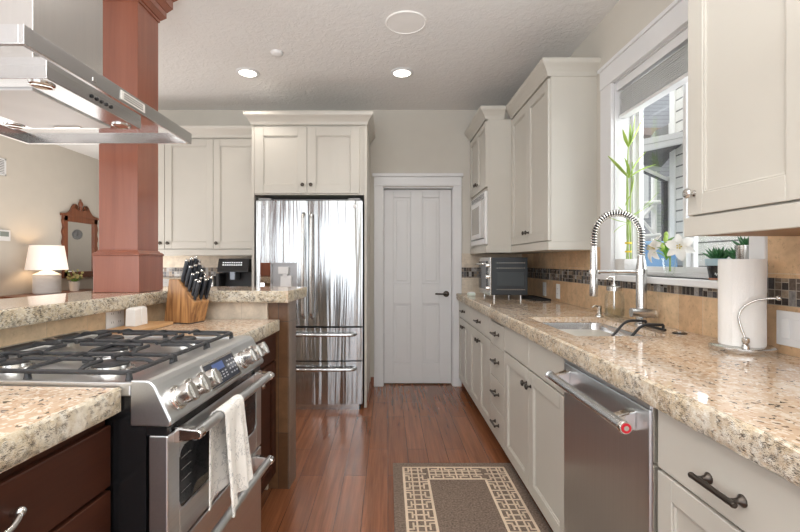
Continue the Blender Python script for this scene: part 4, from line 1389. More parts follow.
# faucet: post, spring arc, spray head, holder arm, lever
t = thing('kitchen_faucet', 'brushed pull-down spring faucet arching over the sink', 'faucet', (1.255, 2.13, CT))
fx, fy = 1.255, 2.13
MB().lathe([(0, 0), (.030, 0), (.030, .006), (.0245, .010), (.0240, .28), (.0165, .33), (.0165, .345), (0, .345)], (fx, fy, CT), n=28).build('post', M['steel_z'], t, smooth=True)
lv = MB().cyl((fx - .060, fy - .015, CT + .062), (fx + .045, fy - .025, CT + .058), .0225, n=24)
lv = lv.build('valve_body', M['nickel'], t, smooth=True)
MB().lathe([(0, 0), (.0235, 0), (.0225, .012), (0, .014)], (fx + .045, fy - .025, CT + .058), (1, -.09, -.04), 24).build('lever', M['chrome'], lv, smooth=True)
ar = .118
cz = CT + .435
pts = [(fx, fy, CT + .33), (fx, fy, cz)] + [tuple(Vector((fx - ar + ar * math.cos(q), fy, cz + ar * math.sin(q)))) for q in [PI * i / 28 for i in range(1, 29)]] + [(fx - 2 * ar, fy, cz - .05)]
MB().tube(pts, .0085, 12).build('hose', M['black_matt'], t, smooth=True)
# the spring: a helix along the hose
P = [Vector(p) for p in pts]
L = [0]
for a, b in zip(P, P[1:]): L.append(L[-1] + (b - a).length)
hel = []
turns = 38
N = turns * 10
j = 0
for i in range(N + 1):
    s = L[-1] * (.02 + .96 * i / N)
    while j < len(L) - 2 and L[j + 1] < s: j += 1
    f = (s - L[j]) / (L[j + 1] - L[j])
    c = P[j].lerp(P[j + 1], f)
    tn = (P[j + 1] - P[j]).normalized()
    b_ = Vector((0, 1, 0)); n_ = tn.cross(b_)
    q = 2 * PI * i / 10
    hel.append(c + (n_ * math.cos(q) + b_ * math.sin(q)) * .0155)
MB().tube(hel, .0030, 6).build('spring', M['chrome'], t, smooth=True)
hx = fx - 2 * ar
MB().lathe([(0, 0), (.0125, 0), (.0150, -.03), (.0165, -.15), (.0165, -.160), (0, -.160)], (hx, fy, cz - .045), n=24).build('spray_head', M['nickel'], t, smooth=True)
MB().lathe([(0, -.160), (.0165, -.160), (.0185, -.180), (.0200, -.245), (.0185, -.250), (0, -.250)], (hx, fy, cz - .045), n=24).build('spray_nozzle', M['steel_z'], t, smooth=True)
m = MB().cyl((fx, fy, CT + .262), (hx + .010, fy, CT + .262), .0070, n=14)
m.lathe([(.0185, -.010), (.0225, -.010), (.0225, .010), (.0185, .010)], (hx, fy, CT + .262), n=20)
m.lathe([(.022, -.012), (.0265, -.012), (.0265, .012), (.022, .012)], (fx, fy, CT + .262), n=20)
m.build('holder_arm', M['chrome'], t, smooth=True)

# jar soap dispenser, small chrome dispenser, black disc, wire rack
t = thing('jar_soap_dispenser', 'glass jar soap dispenser with a steel lid, behind the faucet spray head', 'soap dispenser', (1.262, 2.40, CT))
c = (1.262, 2.40, CT)
MB().lathe([(0, .001), (.044, .001), (.050, .006), (.052, .03), (.052, .105), (.046, .130), (.036, .142), (.036, .158), (.033, .158), (.033, .142), (.043, .128), (.048, .10), (.048, .01), (0, .006)], c, n=28).build('jar', M['jar_glass'], t, smooth=True)
MB().lathe([(0, .007), (.047, .007), (.047, .050), (0, .050)], c, n=24).build('liquid_soap', clear_glass('soap', (.95, .97, .93), .05), t, smooth=True)
MB().lathe([(0, .150), (.039, .150), (.039, .172), (.034, .176), (0, .176)], c, n=28).build('lid', M['nickel'], t, smooth=True)
cc = Vector(c)
m = MB().cyl(cc + Vector((0, 0, .05)), cc + Vector((0, 0, .176)), .004, n=8)
m.lathe([(0, .176), (.016, .176), (.014, .185), (.007, .188), (.007, .215), (.013, .216), (.013, .232), (0, .234)], c, n=18)
m.tube([cc + Vector((0, 0, .226)), cc + Vector((-.035, -.01, .226)), cc + Vector((-.045, -.012, .214))], [.007, .006, .0045], 10)
m.build('pump', M['chrome'], t, smooth=True)
t = thing('soap_pump', 'short chrome soap pump at the back corner of the sink', 'soap pump', (1.215, 2.405, CT))
c = (1.215, 2.405, CT)
c = (1.212, 2.465, CT)
t.location = c; WM[t] = Matrix.Translation(c)
MB().lathe([(0, 0), (.022, 0), (.022, .004), (.014, .010), (.012, .040), (.014, .044), (.014, .060), (0, .062)], c, n=20).build('body', M['chrome'], t, smooth=True)
cc = Vector(c)
MB().tube([cc + Vector((0, 0, .054)), cc + Vector((-.035, -.012, .060)), cc + Vector((-.052, -.018, .050))], [.006, .0055, .0045], 10).build('spout', M['chrome'], t, smooth=True)
t = thing('disposal_button', 'round black air-switch button on the granite near the paper towel', 'button', (1.262, 1.86, CT))
c = (1.262, 1.86, CT)
MB().lathe([(0, 0), (.028, 0), (.028, .004), (.020, .007), (0, .007)], c, n=24).build('ring', M['black'], t, smooth=True)
MB().lathe([(0, .007), (.013, .007), (.013, .010), (0, .0105)], c, n=20).build('button', M['nickel'], t, smooth=True)
t = thing('sink_rack', 'black wire rack hooked over the back rim of the sink', 'rack', (1.16, 1.96, CT))
for y in (2.06, 1.93):
    m = MB().tube(rounded([(1.235, y, CT + .028), (1.14, y, CT + .030), (1.06, y - .01, CT - .055), (1.05, y - .01, CT - .09)], .035), .0062, 10)
    m.build('handle_wire', M['black_matt'], t, smooth=True)
m = MB()
for k in range(6): m.tube([(1.05, 1.90 + k * .035, CT - .09), (1.165, 1.90 + k * .035, CT - .09)], .003, 6)
m.tube([(1.05, 1.90, CT - .09), (1.05, 2.075, CT - .09)], .004, 6).tube([(1.165, 1.90, CT - .09), (1.165, 2.075, CT - .09)], .004, 6)
m.build('wire_shelf', M['black_matt'], t, smooth=True)
m = MB().tube([(1.235, 1.915, CT + .007), (1.235, 2.075, CT + .007)], .006, 8)
for y in (2.06, 1.93): m.tube([(1.235, y, CT + .028), (1.235, y, CT + .007)], .006, 8)
m.build('foot_wire', M['black_matt'], t, smooth=True)

# paper towel on its stand
c = Vector((1.238, 1.505, CT))
t = thing('paper_towel_holder', 'brushed steel paper towel stand with a curved arm, on the near granite', 'paper towel holder', c)
MB().lathe([(0, .0005), (.092, .0005), (.094, .004), (.094, .018), (.088, .022), (0, .022)], c, n=48).build('base', M['nickel'], t, smooth=True)
MB().cyl(c + Vector((0, 0, .022)), c + Vector((0, 0, .325 - .02)), .008, n=14).build('spindle', M['nickel'], t, smooth=True)
q = c + Vector((-.046, -.072, .020))
m = MB().lathe([(0, 0), (.011, 0), (.011, .012), (.008, .016), (.011, .024), (.011, .036), (.006, .040), (0, .040)], q, n=16)
side = Vector((.77, -.64, 0))
arm = [q + Vector((0, 0, .03)), q + side * -.012 + Vector((0, 0, .070)), q + side * -.020 + Vector((0, 0, .105)), q + side * -.008 + Vector((0, 0, .140)), q + side * .025 + Vector((0, 0, .165)), q + side * .060 + Vector((0, 0, .172)), q + side * .082 + Vector((0, 0, .174))]
m.tube(rounded(arm, .02), .0038, 10)
m.ball(arm[-1], .008)
m.build('tension_arm', M['nickel'], t, smooth=True)
t = thing('paper_towel_roll', 'white roll of paper towel on the steel stand', 'paper towel', c + Vector((0, 0, .022)))
MB().lathe([(.020, .0225), (.0655, .0225), (.0665, .026), (.0665, .317), (.0655, .320), (.020, .320), (.020, .0225)], c, n=48).build('roll', M['paper'], t, smooth=True)
MB().lathe([(.0165, .0226), (.0198, .0226), (.0198, .3195), (.0165, .3195), (.0165, .0226)], c, n=24).build('core', plain('cardboard', (.40, .30, .20), .9), t, smooth=True)
# loose end of the sheet
tg = []
for k in range(8):
    q_ = math.radians(210 + k * 7)
    rr = .0672 + (.0035 * (1 - k / 7) ** 2)
    tg.append((c.x + rr * math.cos(q_), c.y + rr * math.sin(q_)))
MB().sheet([[(x, y, z) for x, y in tg] for z in (CT + .024, CT + .12, CT + .22, CT + .319)], .0008).build('loose_sheet', M['paper'], t, smooth=True)

# ------------------------------------------------------------------ window sill
SZ = WZ0
leaf_green = plain('leaf_green', (.16, .36, .045), .45, var=.25)
leaf_light = plain('leaf_light', (.36, .52, .10), .45, var=.2)
stalk_green = plain('stalk_green', (.34, .46, .14), .4, var=.2)
succ_green = plain('succulent_green', (.035, .14, .045), .5, var=.3)
petal_white = plain('petal_white', (.80, .79, .75), .6, var=.02)
def leaf(m, base, tip, width, droop=.02, n=7):
    """a pointed blade between two points, folded a little along its middle"""
    base, tip = Vector(base), Vector(tip)
    d = tip - base
    s = d.cross(Vector((0, 0, 1)))
    s = s.normalized() if s.length > 1e-5 else Vector((0, 1, 0))
    up = s.cross(d).normalized()
    rows = []
    for i in range(n + 1):
        f = i / n
        w_ = width * math.sin(PI * min(1, f * .92 + .06)) ** .8 * .5 + .0004
        c = base + d * f + up * (droop * math.sin(PI * f)) 
        rows.append([c - s * w_ + up * w_ * .25, c, c + s * w_ + up * w_ * .25])
    m.sheet(rows, .0012)
# bamboo
bp = Vector((1.392, 2.49, SZ))
t = thing('lucky_bamboo', 'tall green lucky bamboo with yellow ties in a white textured pot on the sill', 'plant', bp)
mm = MB()
r0, r1 = .052, .058
rings = []
for z, r_ in ((0.0005, .050), (.004, .053), (.05, .060), (.088, .060), (.092, .058), (.090, .053), (.070, .052)):
    ring = []
    for k in range(32):
        q = 2 * PI * k / 32
        sq = r_ / max(abs(math.cos(q)), abs(math.sin(q))) * .90
        rr = sq * .6 + r_ * 1.06 * .4
        ring.append(bp + Vector((rr * math.cos(q), rr * math.sin(q), z)))
    rings.append(ring)
potm = plain('white_stone_pot', (.62, .61, .59), .6, bump=.9, bscale=45)
mm.ring(rings).build('pot', potm, t, smooth=True)
MB().lathe([(0, .072), (.050, .072), (.03, .080), (0, .082)], bp, n=20).build('pebbles', plain('pebbles', (.45, .42, .38), .8, bump=.8, bscale=120), t, smooth=True)
tops = []
for k, (dx, dy, tx, ty, hh_) in enumerate(((-.009, .004, .004, .010, .70), (.007, -.005, .012, -.012, .58), (.003, .010, .002, .016, .50), (-.003, -.010, -.008, -.014, .30))):
    pts = []
    rs = []
    nseg = int(hh_ / .075)
    for i in range(nseg * 4 + 1):
        f = i / (nseg * 4)
        p = bp + Vector((dx + (tx - dx) * f + .004 * math.sin(f * 7 + k), dy + (ty - dy) * f, .07 + hh_ * f))
        pts.append(p)
        rs.append((.0042 - .0012 * f) * (1.16 if i % 4 == 0 else 1.0))
    MB().tube(pts, rs, 10).build('stalk', stalk_green, t, smooth=True)
    tops.append(pts[-1])
m = MB()
for z in (.135, .185): m.lathe([(.014, -.005), (.018, -.005), (.018, .005), (.014, .005), (.014, -.005)], bp + Vector((0, 0, z)), n=20)
m.build('yellow_tie', plain('tie_yellow', (.75, .55, .03), .5), t, smooth=True)
rng = random.Random(4)
def spray(m, p, dirs):
    for dx, dy, dz, w_ in dirs:
        p_ = Vector(p)
        leaf(m, p_, p_ + Vector((dx, dy, dz)), w_, rng.uniform(-.01, .012))
m = MB()
p = tops[0]
spray(m, p + Vector((0, 0, -.03)), ((-.045, -.02, .10, .020), (.005, -.01, .135, .022), (.045, -.03, .115, .018), (.050, -.06, .165, .016), (.02, -.03, .175, .014)))
spray(m, bp + Vector((0, -.004, .56)), ((-.125, -.01, .125, .030), (-.030, -.01, .115, .018), (.070, -.05, .140, .032), (.105, -.08, .060, .036)))
spray(m, bp + Vector((.008, -.010, .46)), ((.015, -.005, .11, .034), (-.03, 0, -.06, .016)))
spray(m, bp + Vector((.010, -.012, .34)), ((.10, -.05, .075, .016), (-.07, .01, .055, .012), (.12, -.06, .13, .013)))
spray(m, bp + Vector((-.004, -.016, .30)), ((-.11, .005, .030, .014), (-.06, -.01, .065, .022), (.06, -.04, .07, .018), (-.09, 0, -.055, .010)))
m.build('leaf', leaf_light, t, smooth=True)

# lilies in a glass
vp = Vector((1.385, 2.115, SZ))
t = thing('flower_vase', 'small cut-glass vase holding white lilies on the sill', 'vase', vp)
rings = []
pr = [(.022, .001), (.024, .006), (.017, .015), (.022, .03), (.032, .088), (.034, .094), (.031, .094), (.027, .07), (.017, .03), (.004, .024)]
rings = [[vp + Vector(((r_ * (1 + (.05 if k % 2 else 0)) ) * math.cos(2 * PI * k / 24), (r_ * (1 + (.05 if k % 2 else 0))) * math.sin(2 * PI * k / 24), z)) for k in range(24)] for r_, z in pr]
MB().ring(rings).build('body', M['jar_glass'], t)
def lily(c, look, label, size):
    c = Vector(c)
    t = thing('white_lily', label, 'flower', vp + Vector((0, 0, .03)))
    MB().tube(rounded([vp + Vector((0, 0, .03)), vp + Vector((0, 0, .11)), c - Vector(look) * .02], .03), .0025, 8).build('stem', stalk_green, t, smooth=True)
    L_ = Vector(look).normalized()
    a = L_.orthogonal().normalized(); b = L_.cross(a)
    for k in range(6):
        q = 2 * PI * k / 6
        r_ = a * math.cos(q) + b * math.sin(q)
        s_ = L_.cross(r_)
        rows = []
        for i in range(9):
            f = i / 8
            w_ = size * (.34 if k % 2 else .26) * math.sin(PI * (f * .93 + .035)) ** .75
            cc = c + r_ * size * (.06 + .95 * f ** 1.2) + L_ * size * (.75 * f - .75 * f * f * 1.05)
            rows.append([cc - s_ * w_ + L_ * w_ * .30, cc - s_ * w_ * .5 + L_ * w_ * .08, cc, cc + s_ * w_ * .5 + L_ * w_ * .08, cc + s_ * w_ + L_ * w_ * .30])
        MB().sheet(rows, .0015).build('petal', petal_white, t, smooth=True)
    m = MB()
    for k in range(5):
        q = 2 * PI * k / 5
        e = c + L_ * size * .55 + (a * math.cos(q) + b * math.sin(q)) * size * .14
        m.tube([c, e], .0009, 6); m.ball(e, .0035)
    m.build('stamen', plain('stamen_yellow', (.55, .42, .08), .6), t, smooth=True)
lily(vp + Vector((-.035, .050, .140)), (-.70, .10, .15), 'white lily bloom leaning towards the faucet', .072)
lily(vp + Vector((.000, -.075, .145)), (-.55, -.65, .05), 'white lily bloom leaning towards the succulents, under the upper cabinet', .064)
t = thing('lily_bud_stem', 'green bud stem with leaves standing between the two white lilies', 'flower', vp + Vector((0, 0, .03)))
m = MB().tube([vp + Vector((.004, 0, .03)), vp + Vector((0, -.006, .10)), vp + Vector((-.006, -.012, .175))], .0025, 8)
m.build('stem', stalk_green, t, smooth=True)
for dx, dy, dz in ((-.012, -.020, .185), (.002, -.002, .205), (-.02, -.01, .150)):
    MB().ball(vp + Vector((dx - .02, dy, dz)), .010, .010, .020, 10, 8).build('bud', leaf_light, t, smooth=True)
m = MB()
for k in range(11):
    q = k * 2.4
    leaf(m, vp + Vector((-.02, -.005, .085 + k * .006)), vp + Vector((-.025 + .045 * math.cos(q), .05 * math.sin(q), .115 + k * .008)), .026, .008)
m.build('leaf', leaf_green, t, smooth=True)

# succulents
def rosette(m, c, n, size, rng):
    c = Vector(c)
    for k in range(n):
        f = k / n
        q = k * 2.399
        el = .50 + .95 * f
        L_ = size * (1.0 - .25 * f) * rng.uniform(.85, 1.1)
        d = Vector((math.cos(q) * math.cos(el), math.sin(q) * math.cos(el), math.sin(el)))
        tip = c + d * L_ + Vector((0, 0, .004))
        m.tube([c, c + d * L_ * .35, c + d * L_ * .75 + Vector((0, 0, .003)), tip], [.004, .0065, .0042, .0006], 6)
rng = random.Random(9)
def pot_of(c, prof, mat, name='pot'):
    return MB().lathe(prof, c, n=28).build(name, mat, t, smooth=True)
sp = Vector((1.385, 1.800, SZ))
t = thing('succulent_plant', 'spiky succulent in a painted black, red and blue pot on the sill', 'plant', sp)
pm = plain('pot_black', (.018, .018, .020), .2)
pb = pot_of(sp, [(0, .0005), (.030, .0005), (.033, .005), (.043, .068), (.047, .070)], pm)
MB().lathe([(.0432, .060), (.0462, .060), (.0480, .088), (.0440, .089), (.0420, .075), (0, .073)], sp, n=28).build('blue_rim', plain('pot_blue', (.34, .46, .52), .3), pb, smooth=True)
MB().lathe([(.0315, .0006), (.0345, .0006), (.0352, .008), (.0330, .008)], sp, n=28).build('clay_foot', plain('pot_clay', (.45, .20, .12), .7), pb, smooth=True)
def on_pot(q, z, off=.0012):
    r_ = .033 + (.043 - .033) * (z - .005) / .063 + off
    return sp + Vector((r_ * math.cos(q), r_ * math.sin(q), z))
qa = math.atan2(-sp.y, -sp.x)
rows = [[on_pot(qa + .25 + .75 * j / 8, .038 + .022 * i / 4 * (.75 + .25 * math.cos(j)), .0014) for j in range(9)] for i in range(5)]
MB().sheet(rows, .0006).build('red_patch', plain('pot_red', (.55, .02, .03), .3), pb, smooth=True)
scr = [on_pot(qa - .35 + 1.1 * i / 40, .022 + .007 * math.sin(i * .95) + .003 * math.sin(i * .37), .0016) for i in range(41)]
MB().tube(scr, .0011, 6).build('white_scroll', M['white'], pb, smooth=True)
m = MB(); rosette(m, sp + Vector((0, 0, .078)), 30, .072, rng); m.build('leaf', succ_green, t, smooth=True)
c2 = Vector((1.425, 1.742, SZ))
t = thing('succulent_plant', 'spiky dark green succulent behind the paper towel roll, between two pots', 'plant', c2)
pot_of(c2, [(0, .0005), (.030, .0005), (.040, .085), (.036, .085), (.034, .075), (0, .073)], M['ceramic'])
m = MB(); rosette(m, c2 + Vector((0, 0, .080)), 34, .068, rng); m.build('leaf', succ_green, t, smooth=True)
c3 = Vector((1.387, 1.668, SZ))
t = thing('succulent_plant', 'tiny succulent in a ribbed grey metal cup, showing above the paper towel', 'plant', c3)
pot_of(c3, [(0, .0005), (.026, .0005), (.029, .060), (.027, .064), (.029, .070), (.034, .140), (.031, .140), (.029, .128), (0, .126)], M['nickel'])
m = MB(); rosette(m, c3 + Vector((0, 0, .128)), 12, .055, rng); m.build('leaf', succ_green, t, smooth=True)

# blind drawn up under the window head
t = thing('window_blind', 'white slatted blind drawn up to the top of the kitchen window', 'blind', (WX + .05, (WY0 + WY1) / 2, WZ1))
bx = WX + .045
MB().box(bx - .030, bx + .030, WY0 + .016, WY1 - .016, WZ1 - .048, WZ1 - .013).build('headrail', M['white'], t, bevel=.004)
MB().box(bx - .038, bx - .031, WY0 + .014, WY1 - .014, WZ1 - .060, WZ1 - .012).build('valance', M['trim'], t, bevel=.002)
m = MB()
rng = random.Random(2)
for k in range(13):
    z = WZ1 - .070 - k * .0108
    j = rng.uniform(-.002, .002)
    m.sheet([[(bx - .026 + j, y, z - .006), (bx + j, y, z + .002), (bx + .026 + j, y, z + .004)] for y in (WY0 + .02, WY1 - .02)], .0028)
bs = NT('blind_slat')
df = bs.n('ShaderNodeBsdfDiffuse'); df.inputs[0].default_value = (.86, .86, .85, 1)
tl = bs.n('ShaderNodeBsdfTranslucent'); tl.inputs[0].default_value = (.86, .86, .85, 1)
mx_ = bs.n('ShaderNodeMixShader', i_0=.45)
bs.l(df.outputs[0], mx_.inputs[1]); bs.l(tl.outputs[0], mx_.inputs[2]); bs.l(mx_.outputs[0], bs.out.inputs[0])
m.build('slat', bs.m, t)
MB().box(bx - .026, bx + .026, WY0 + .018, WY1 - .018, WZ1 - .222, WZ1 - .206).build('bottom_rail', M['white'], t, bevel=.003)
m = MB()
for y in (WY0 + .17, WY1 - .17): m.cyl((bx - .028, y, WZ1 - .08), (bx - .028, y, WZ1 - .215), .0012, n=6)
m.build('cord', M['white'], t)

# ------------------------------------------------------------------ rug
t = thing('runner_rug', 'brown runner rug with a cream fretwork border in front of the sink', 'rug', (.39, 1.6, 0))
ux0, ux1, uy0, uy1 = .030, .752, .55, 2.64
MB().box(ux0, ux1, uy0, uy1, .0005, .008).build('pile', M['rug'], t, bevel=.003)
m = MB()
z0, z1 = .0078, .0092
mg, bw_ = .055, .150
lw = .009
def strip(x0, x1, y0, y1): m.box(x0, x1, y0, y1, z0, z1)
ax0, ax1, ay0, ay1 = ux0 + mg, ux1 - mg, uy0 + mg, uy1 - mg
for ins, l in ((0, .013), (bw_ - .013, .013)):
    strip(ax0 + ins, ax1 - ins, ay0 + ins, ay0 + ins + l); strip(ax0 + ins, ax1 - ins, ay1 - ins - l, ay1 - ins)
    strip(ax0 + ins, ax0 + ins + l, ay0 + ins, ay1 - ins); strip(ax1 - ins - l, ax1 - ins, ay0 + ins, ay1 - ins)
def fret(F, length):
    """frame u along the band, v across it from the outer line inwards"""
    n = max(1, round(length / .088))
    s = length / n
    for v in (.048, .086): m.fbox(F, 0, length, v, v + lw, z0, z1)
    for k in range(n):
        a = k * s
        m.fbox(F, a, a + lw, .013, bw_ - .013, z0, z1)
        h_ = a + s * .5
        m.fbox(F, h_, h_ + lw, .030, .115, z0, z1)
        m.fbox(F, a + s * .25, h_ + s * .25 + lw, .030, .030 + lw, z0, z1)
        m.fbox(F, a + s * .25, h_ + s * .25 + lw, .108, .108 + lw, z0, z1)
        if k % 2: m.fbox(F, a + s * .25, a + s * .25 + lw, .013, .036, z0, z1); m.fbox(F, h_ + s * .25, h_ + s * .25 + lw, .108, .137, z0, z1)
        else: m.fbox(F, h_ + s * .25, h_ + s * .25 + lw, .013, .036, z0, z1); m.fbox(F, a + s * .25, a + s * .25 + lw, .108, .137, z0, z1)
for o, u, v, ln in (((ax0 + bw_, ay1, 0), (1, 0, 0), (0, -1, 0), ax1 - ax0 - 2 * bw_), ((ax0 + bw_, ay0, 0), (1, 0, 0), (0, 1, 0), ax1 - ax0 - 2 * bw_),
                    ((ax0, ay0, 0), (0, 1, 0), (1, 0, 0), ay1 - ay0), ((ax1, ay0, 0), (0, 1, 0), (-1, 0, 0), ay1 - ay0)):
    fret(Frame(o, u, v, (0, 0, 1)), ln)
m.build('fretwork_border', M['rug_light'], t)

# ------------------------------------------------------------------ ceiling: two downlights, speaker, sensor
warm = (1.0, .93, .84)
def downlight(x, y, label, power, seen=True):
    t = thing('recessed_light', label, 'ceiling light', (x, y, CZ))
    MB().lathe([(.066, 0), (.092, 0), (.092, -.004), (.086, -.009), (.070, -.010), (.066, -.004)], (x, y, CZ), n=36).build('trim_ring', M['trim'], t, smooth=True)
    MB().lathe([(0, -.001), (.068, -.001), (.068, -.005), (0, -.006)], (x, y, CZ), n=32).build('lens', glow('lens_glow', (1.0, .93, .82), 6.0), t, smooth=True)
    l = bpy.data.lights.new('recessed_light_beam', 'SPOT')
    l.energy = power; l.color = warm; l.spot_size = math.radians(125); l.spot_blend = .8; l.shadow_soft_size = .07
    o = bpy.data.objects.new('recessed_light_beam', l)
    COL.objects.link(o); o.location = (x, y, CZ - .03)
    return t
downlight(-1.125, 3.45, 'lit recessed ceiling light in front of the cabinets left of the refrigerator', 18)
downlight(.112, 3.45, 'lit recessed ceiling light in front of the pantry door', 18)
for x, y in ((.112, 1.3), (-.5, .1), (.6, .1), (-.45, 2.2)):
    l = bpy.data.lights.new('kitchen_downlight', 'SPOT')
    l.energy = 16; l.color = warm; l.spot_size = math.radians(130); l.spot_blend = .8; l.shadow_soft_size = .08
    o = bpy.data.objects.new('kitchen_downlight', l)
    COL.objects.link(o); o.location = (x, y, CZ - .02)
t = thing('ceiling_speaker', 'large round white speaker grille flush in the ceiling', 'speaker', (.114, 2.73, CZ))
MB().lathe([(0, -.004), (.118, -.004), (.122, -.008), (.130, -.006), (.132, 0), (0, 0)], (.114, 2.73, CZ), n=48).build('grille', plain('speaker_grille', (.84, .83, .81), .8, bump=.1, bscale=500), t, smooth=True)
t = thing('ceiling_sensor', 'small round white cap on the ceiling between speaker and lights', 'sensor', (-.805, 3.12, CZ))
MB().lathe([(0, -.022), (.030, -.020), (.042, -.012), (.046, 0), (0, 0)], (-.805, 3.12, CZ), n=32).build('cap', M['white'], t, smooth=True)

# ------------------------------------------------------------------ dining room: mirror, lamp on its table, flowers, vent, thermostat
def at_wall(y, z): return Vector((LX, y, z))
my0, my1, mz0, mz1 = 5.66, 6.32, 1.035, 1.86
t = thing('wall_mirror', 'tall mirror with a carved dark wood frame and scrolled top on the beige wall', 'mirror', (LX, 5.99, mz0))
F = Frame((LX, my1, mz0), (0, -1, 0), (0, 0, 1), (1, 0, 0))
W, Hh = my1 - my0, mz1 - mz0
fw = .075
def wavy(a, b, n, amp):
    return [(a[0] + (b[0] - a[0]) * i / n + amp[0] * math.sin(i * PI / 2.2), a[1] + (b[1] - a[1]) * i / n + amp[1] * math.sin(i * PI / 2.2)) for i in range(n + 1)]
outer = wavy((0, 0), (W, 0), 14, (0, .012)) + wavy((W, 0), (W, Hh), 26, (.012, 0))[1:] + [(W + .015, Hh), (W + .03, Hh + .02), (W, Hh + .03)] + \
        [(W - .03 - .20 * math.sin(q) , Hh + .03 + .17 * (1 - math.cos(q))) for q in [PI / 2 * i / 6 for i in range(1, 6)]] + [(W / 2 + .075, Hh + .165), (W / 2 + .06, Hh + .13), (W / 2 + .035, Hh + .12)]
left = [(W - a, b) for a, b in outer[15 + 0:]][::-1]
right = outer[14:]
poly = outer[:15] + right[1:] + [(W - a, b) for a, b in right[1:]][::-1]
m = MB()
# sides as separate thick bars, the pediment as one carved board
m.prism(F, [(0 + .010 * math.sin(i * 1.4), Hh * i / 26) for i in range(27)] + [(fw, Hh * (26 - i) / 26) for i in range(27)], 0, .035)
m.prism(F, [(W - fw, Hh * i / 26) for i in range(27)] + [(W + .010 * math.sin(i * 1.4), Hh * i / 26) for i in range(26, -1, -1)], 0, .035)
m.prism(F, [(W * i / 20, -.012 * abs(math.sin(i * .9))) for i in range(21)] + [(W, fw), (0, fw)], 0, .035)
m.prism(F, [(0, Hh - fw), (W, Hh - fw), (W, Hh), (0, Hh)], 0, .035)
fo = m.build('frame', M['mirror_wood'], t, bevel=.006)
ped = [(-.035, Hh - .005), (W + .035, Hh - .005), (W + .030, Hh + .025)]
for s in (1, -1):
    seq = [(.27, .035), (.22, .055), (.18, .10), (.145, .155), (.115, .175), (.085, .170), (.068, .145), (.075, .120), (.060, .098), (.035, .095)]
    pts = [(W / 2 + s * a, Hh + b) for a, b in seq]
    ped += pts if s == 1 else pts[::-1]
ped += [(-.030, Hh + .025)]
MB().prism(F, ped, .004, .032).build('pediment', M['mirror_wood'], fo, bevel=.004)
MB().lathe([(0, 0), (.020, 0), (.028, .03), (.018, .055), (.032, .085), (.024, .12), (.010, .14), (.014, .155), (0, .165)], F.p(W / 2, Hh + .09, .018), (0, 0, 1), 16).build('finial', M['mirror_wood'], fo, smooth=True)
for s in (-1, 1):
    m = MB().lathe([(.012, -.012), (.030, -.012), (.034, 0), (.030, .012), (.012, .012), (.012, -.012)], F.p(W / 2 + s * .092, Hh + .135, .020), (1, 0, 0), 20)
    m.build('scroll', M['mirror_wood'], fo, smooth=True)
MB().fbox(F, fw - .01, W - fw + .01, fw - .01, Hh - fw + .01, .004, .012).build('mirror_glass', M['mirror'], t)
# what the mirror shows: a round plaque on the far dining room wall
t = thing('wall_medallion', 'round grey medallion on the far dining room wall, seen in the mirror', 'wall medallion', (-3.16, BY, 1.72))
MB().lathe([(0, 0), (.088, 0), (.088, .014), (.072, .022), (.06, .012), (.03, .014), (.02, .028), (0, .030)], (-3.16, BY, 1.72), (0, -1, 0), 32).build('disc', plain('medallion_grey', (.25, .25, .25), .6, bump=.8, bscale=40), t, smooth=True)

t = thing('console_table', 'wooden console table against the dining room wall under the lamp', 'table', (-4.10, 5.35, 0))
MB().box(-4.29, -3.88, 4.65, 6.05, .835, .865).build('tabletop', M['mirror_wood'], t, bevel=.004)
for x in (-4.25, -3.92):
    for y in (4.70, 6.00): MB().tube([(x, y, 0), (x, y, .60), (x, y, .835)], [.018, .026, .028], 12).build('leg', M['mirror_wood'], t, smooth=True)
MB().box(-4.26, -3.91, 4.69, 6.01, .745, .835).build('apron', M['mirror_wood'], t)
lp = Vector((-4.06, 5.12, .8655))
t = thing('table_lamp', 'lit table lamp with a ribbed white ceramic base and white drum shade', 'lamp', lp)
pr = [(0, 0), (.130, 0), (.135, .01)]
for i in range(16):
    z = .02 + i * .0155
    r_ = .136 if i < 14 else .136 - .03 * (i - 13)
    pr += [(r_ + .003, z), (r_ - .002, z + .008)]
pr += [(.05, .272), (.022, .278), (.018, .30), (0, .30)]
MB().lathe(pr, lp, n=40).build('base', M['ceramic'], t, smooth=True)
MB().cyl(lp + Vector((0, 0, .28)), lp + Vector((0, 0, .40)), .010).build('socket', M['nickel'], t, smooth=True)
sm_ = NT('lamp_shade')
sm_.set(Base_Color=(.85, .80, .74), Roughness=.9, Emission_Color=(1.0, .74, .58), Emission_Strength=.30, Transmission_Weight=0.0)
MB().lathe([(.206, .282), (.208, .282), (.166, .570), (.164, .570), (.206, .282)], lp, n=48).build('shade', sm_.m, t, smooth=True)
bulb = bpy.data.lights.new('lamp_bulb', 'POINT')
bulb.energy = 2.2; bulb.color = (1.0, .70, .42); bulb.shadow_soft_size = .04
o = bpy.data.objects.new('lamp_bulb', bulb); COL.objects.link(o); o.location = lp + Vector((0, 0, .44))
fp = Vector((-4.10, 5.62, .8655))
t = thing('flower_pot', 'small pot of pale yellow flowers next to the lamp', 'flowers', fp)
MB().lathe([(0, 0), (.05, 0), (.065, .12), (.058, .12), (0, .11)], fp, n=20).build('pot', M['ceramic'], t, smooth=True)
m = MB(); m2 = MB()
rng = random.Random(8)
for k in range(26):
    q = rng.uniform(0, 2 * PI); r_ = rng.uniform(.01, .12)
    e = fp + Vector((r_ * math.cos(q), r_ * math.sin(q), .12 + rng.uniform(.03, .15)))
    m.tube([fp + Vector((0, 0, .10)), e], .0025, 5)
    m2.ball(e, rng.uniform(.010, .018), n=8, m=6)
m.build('stem', leaf_green, t); m2.build('blossom', plain('blossom_yellow', (.62, .55, .25), .7, var=.2), t, smooth=True)
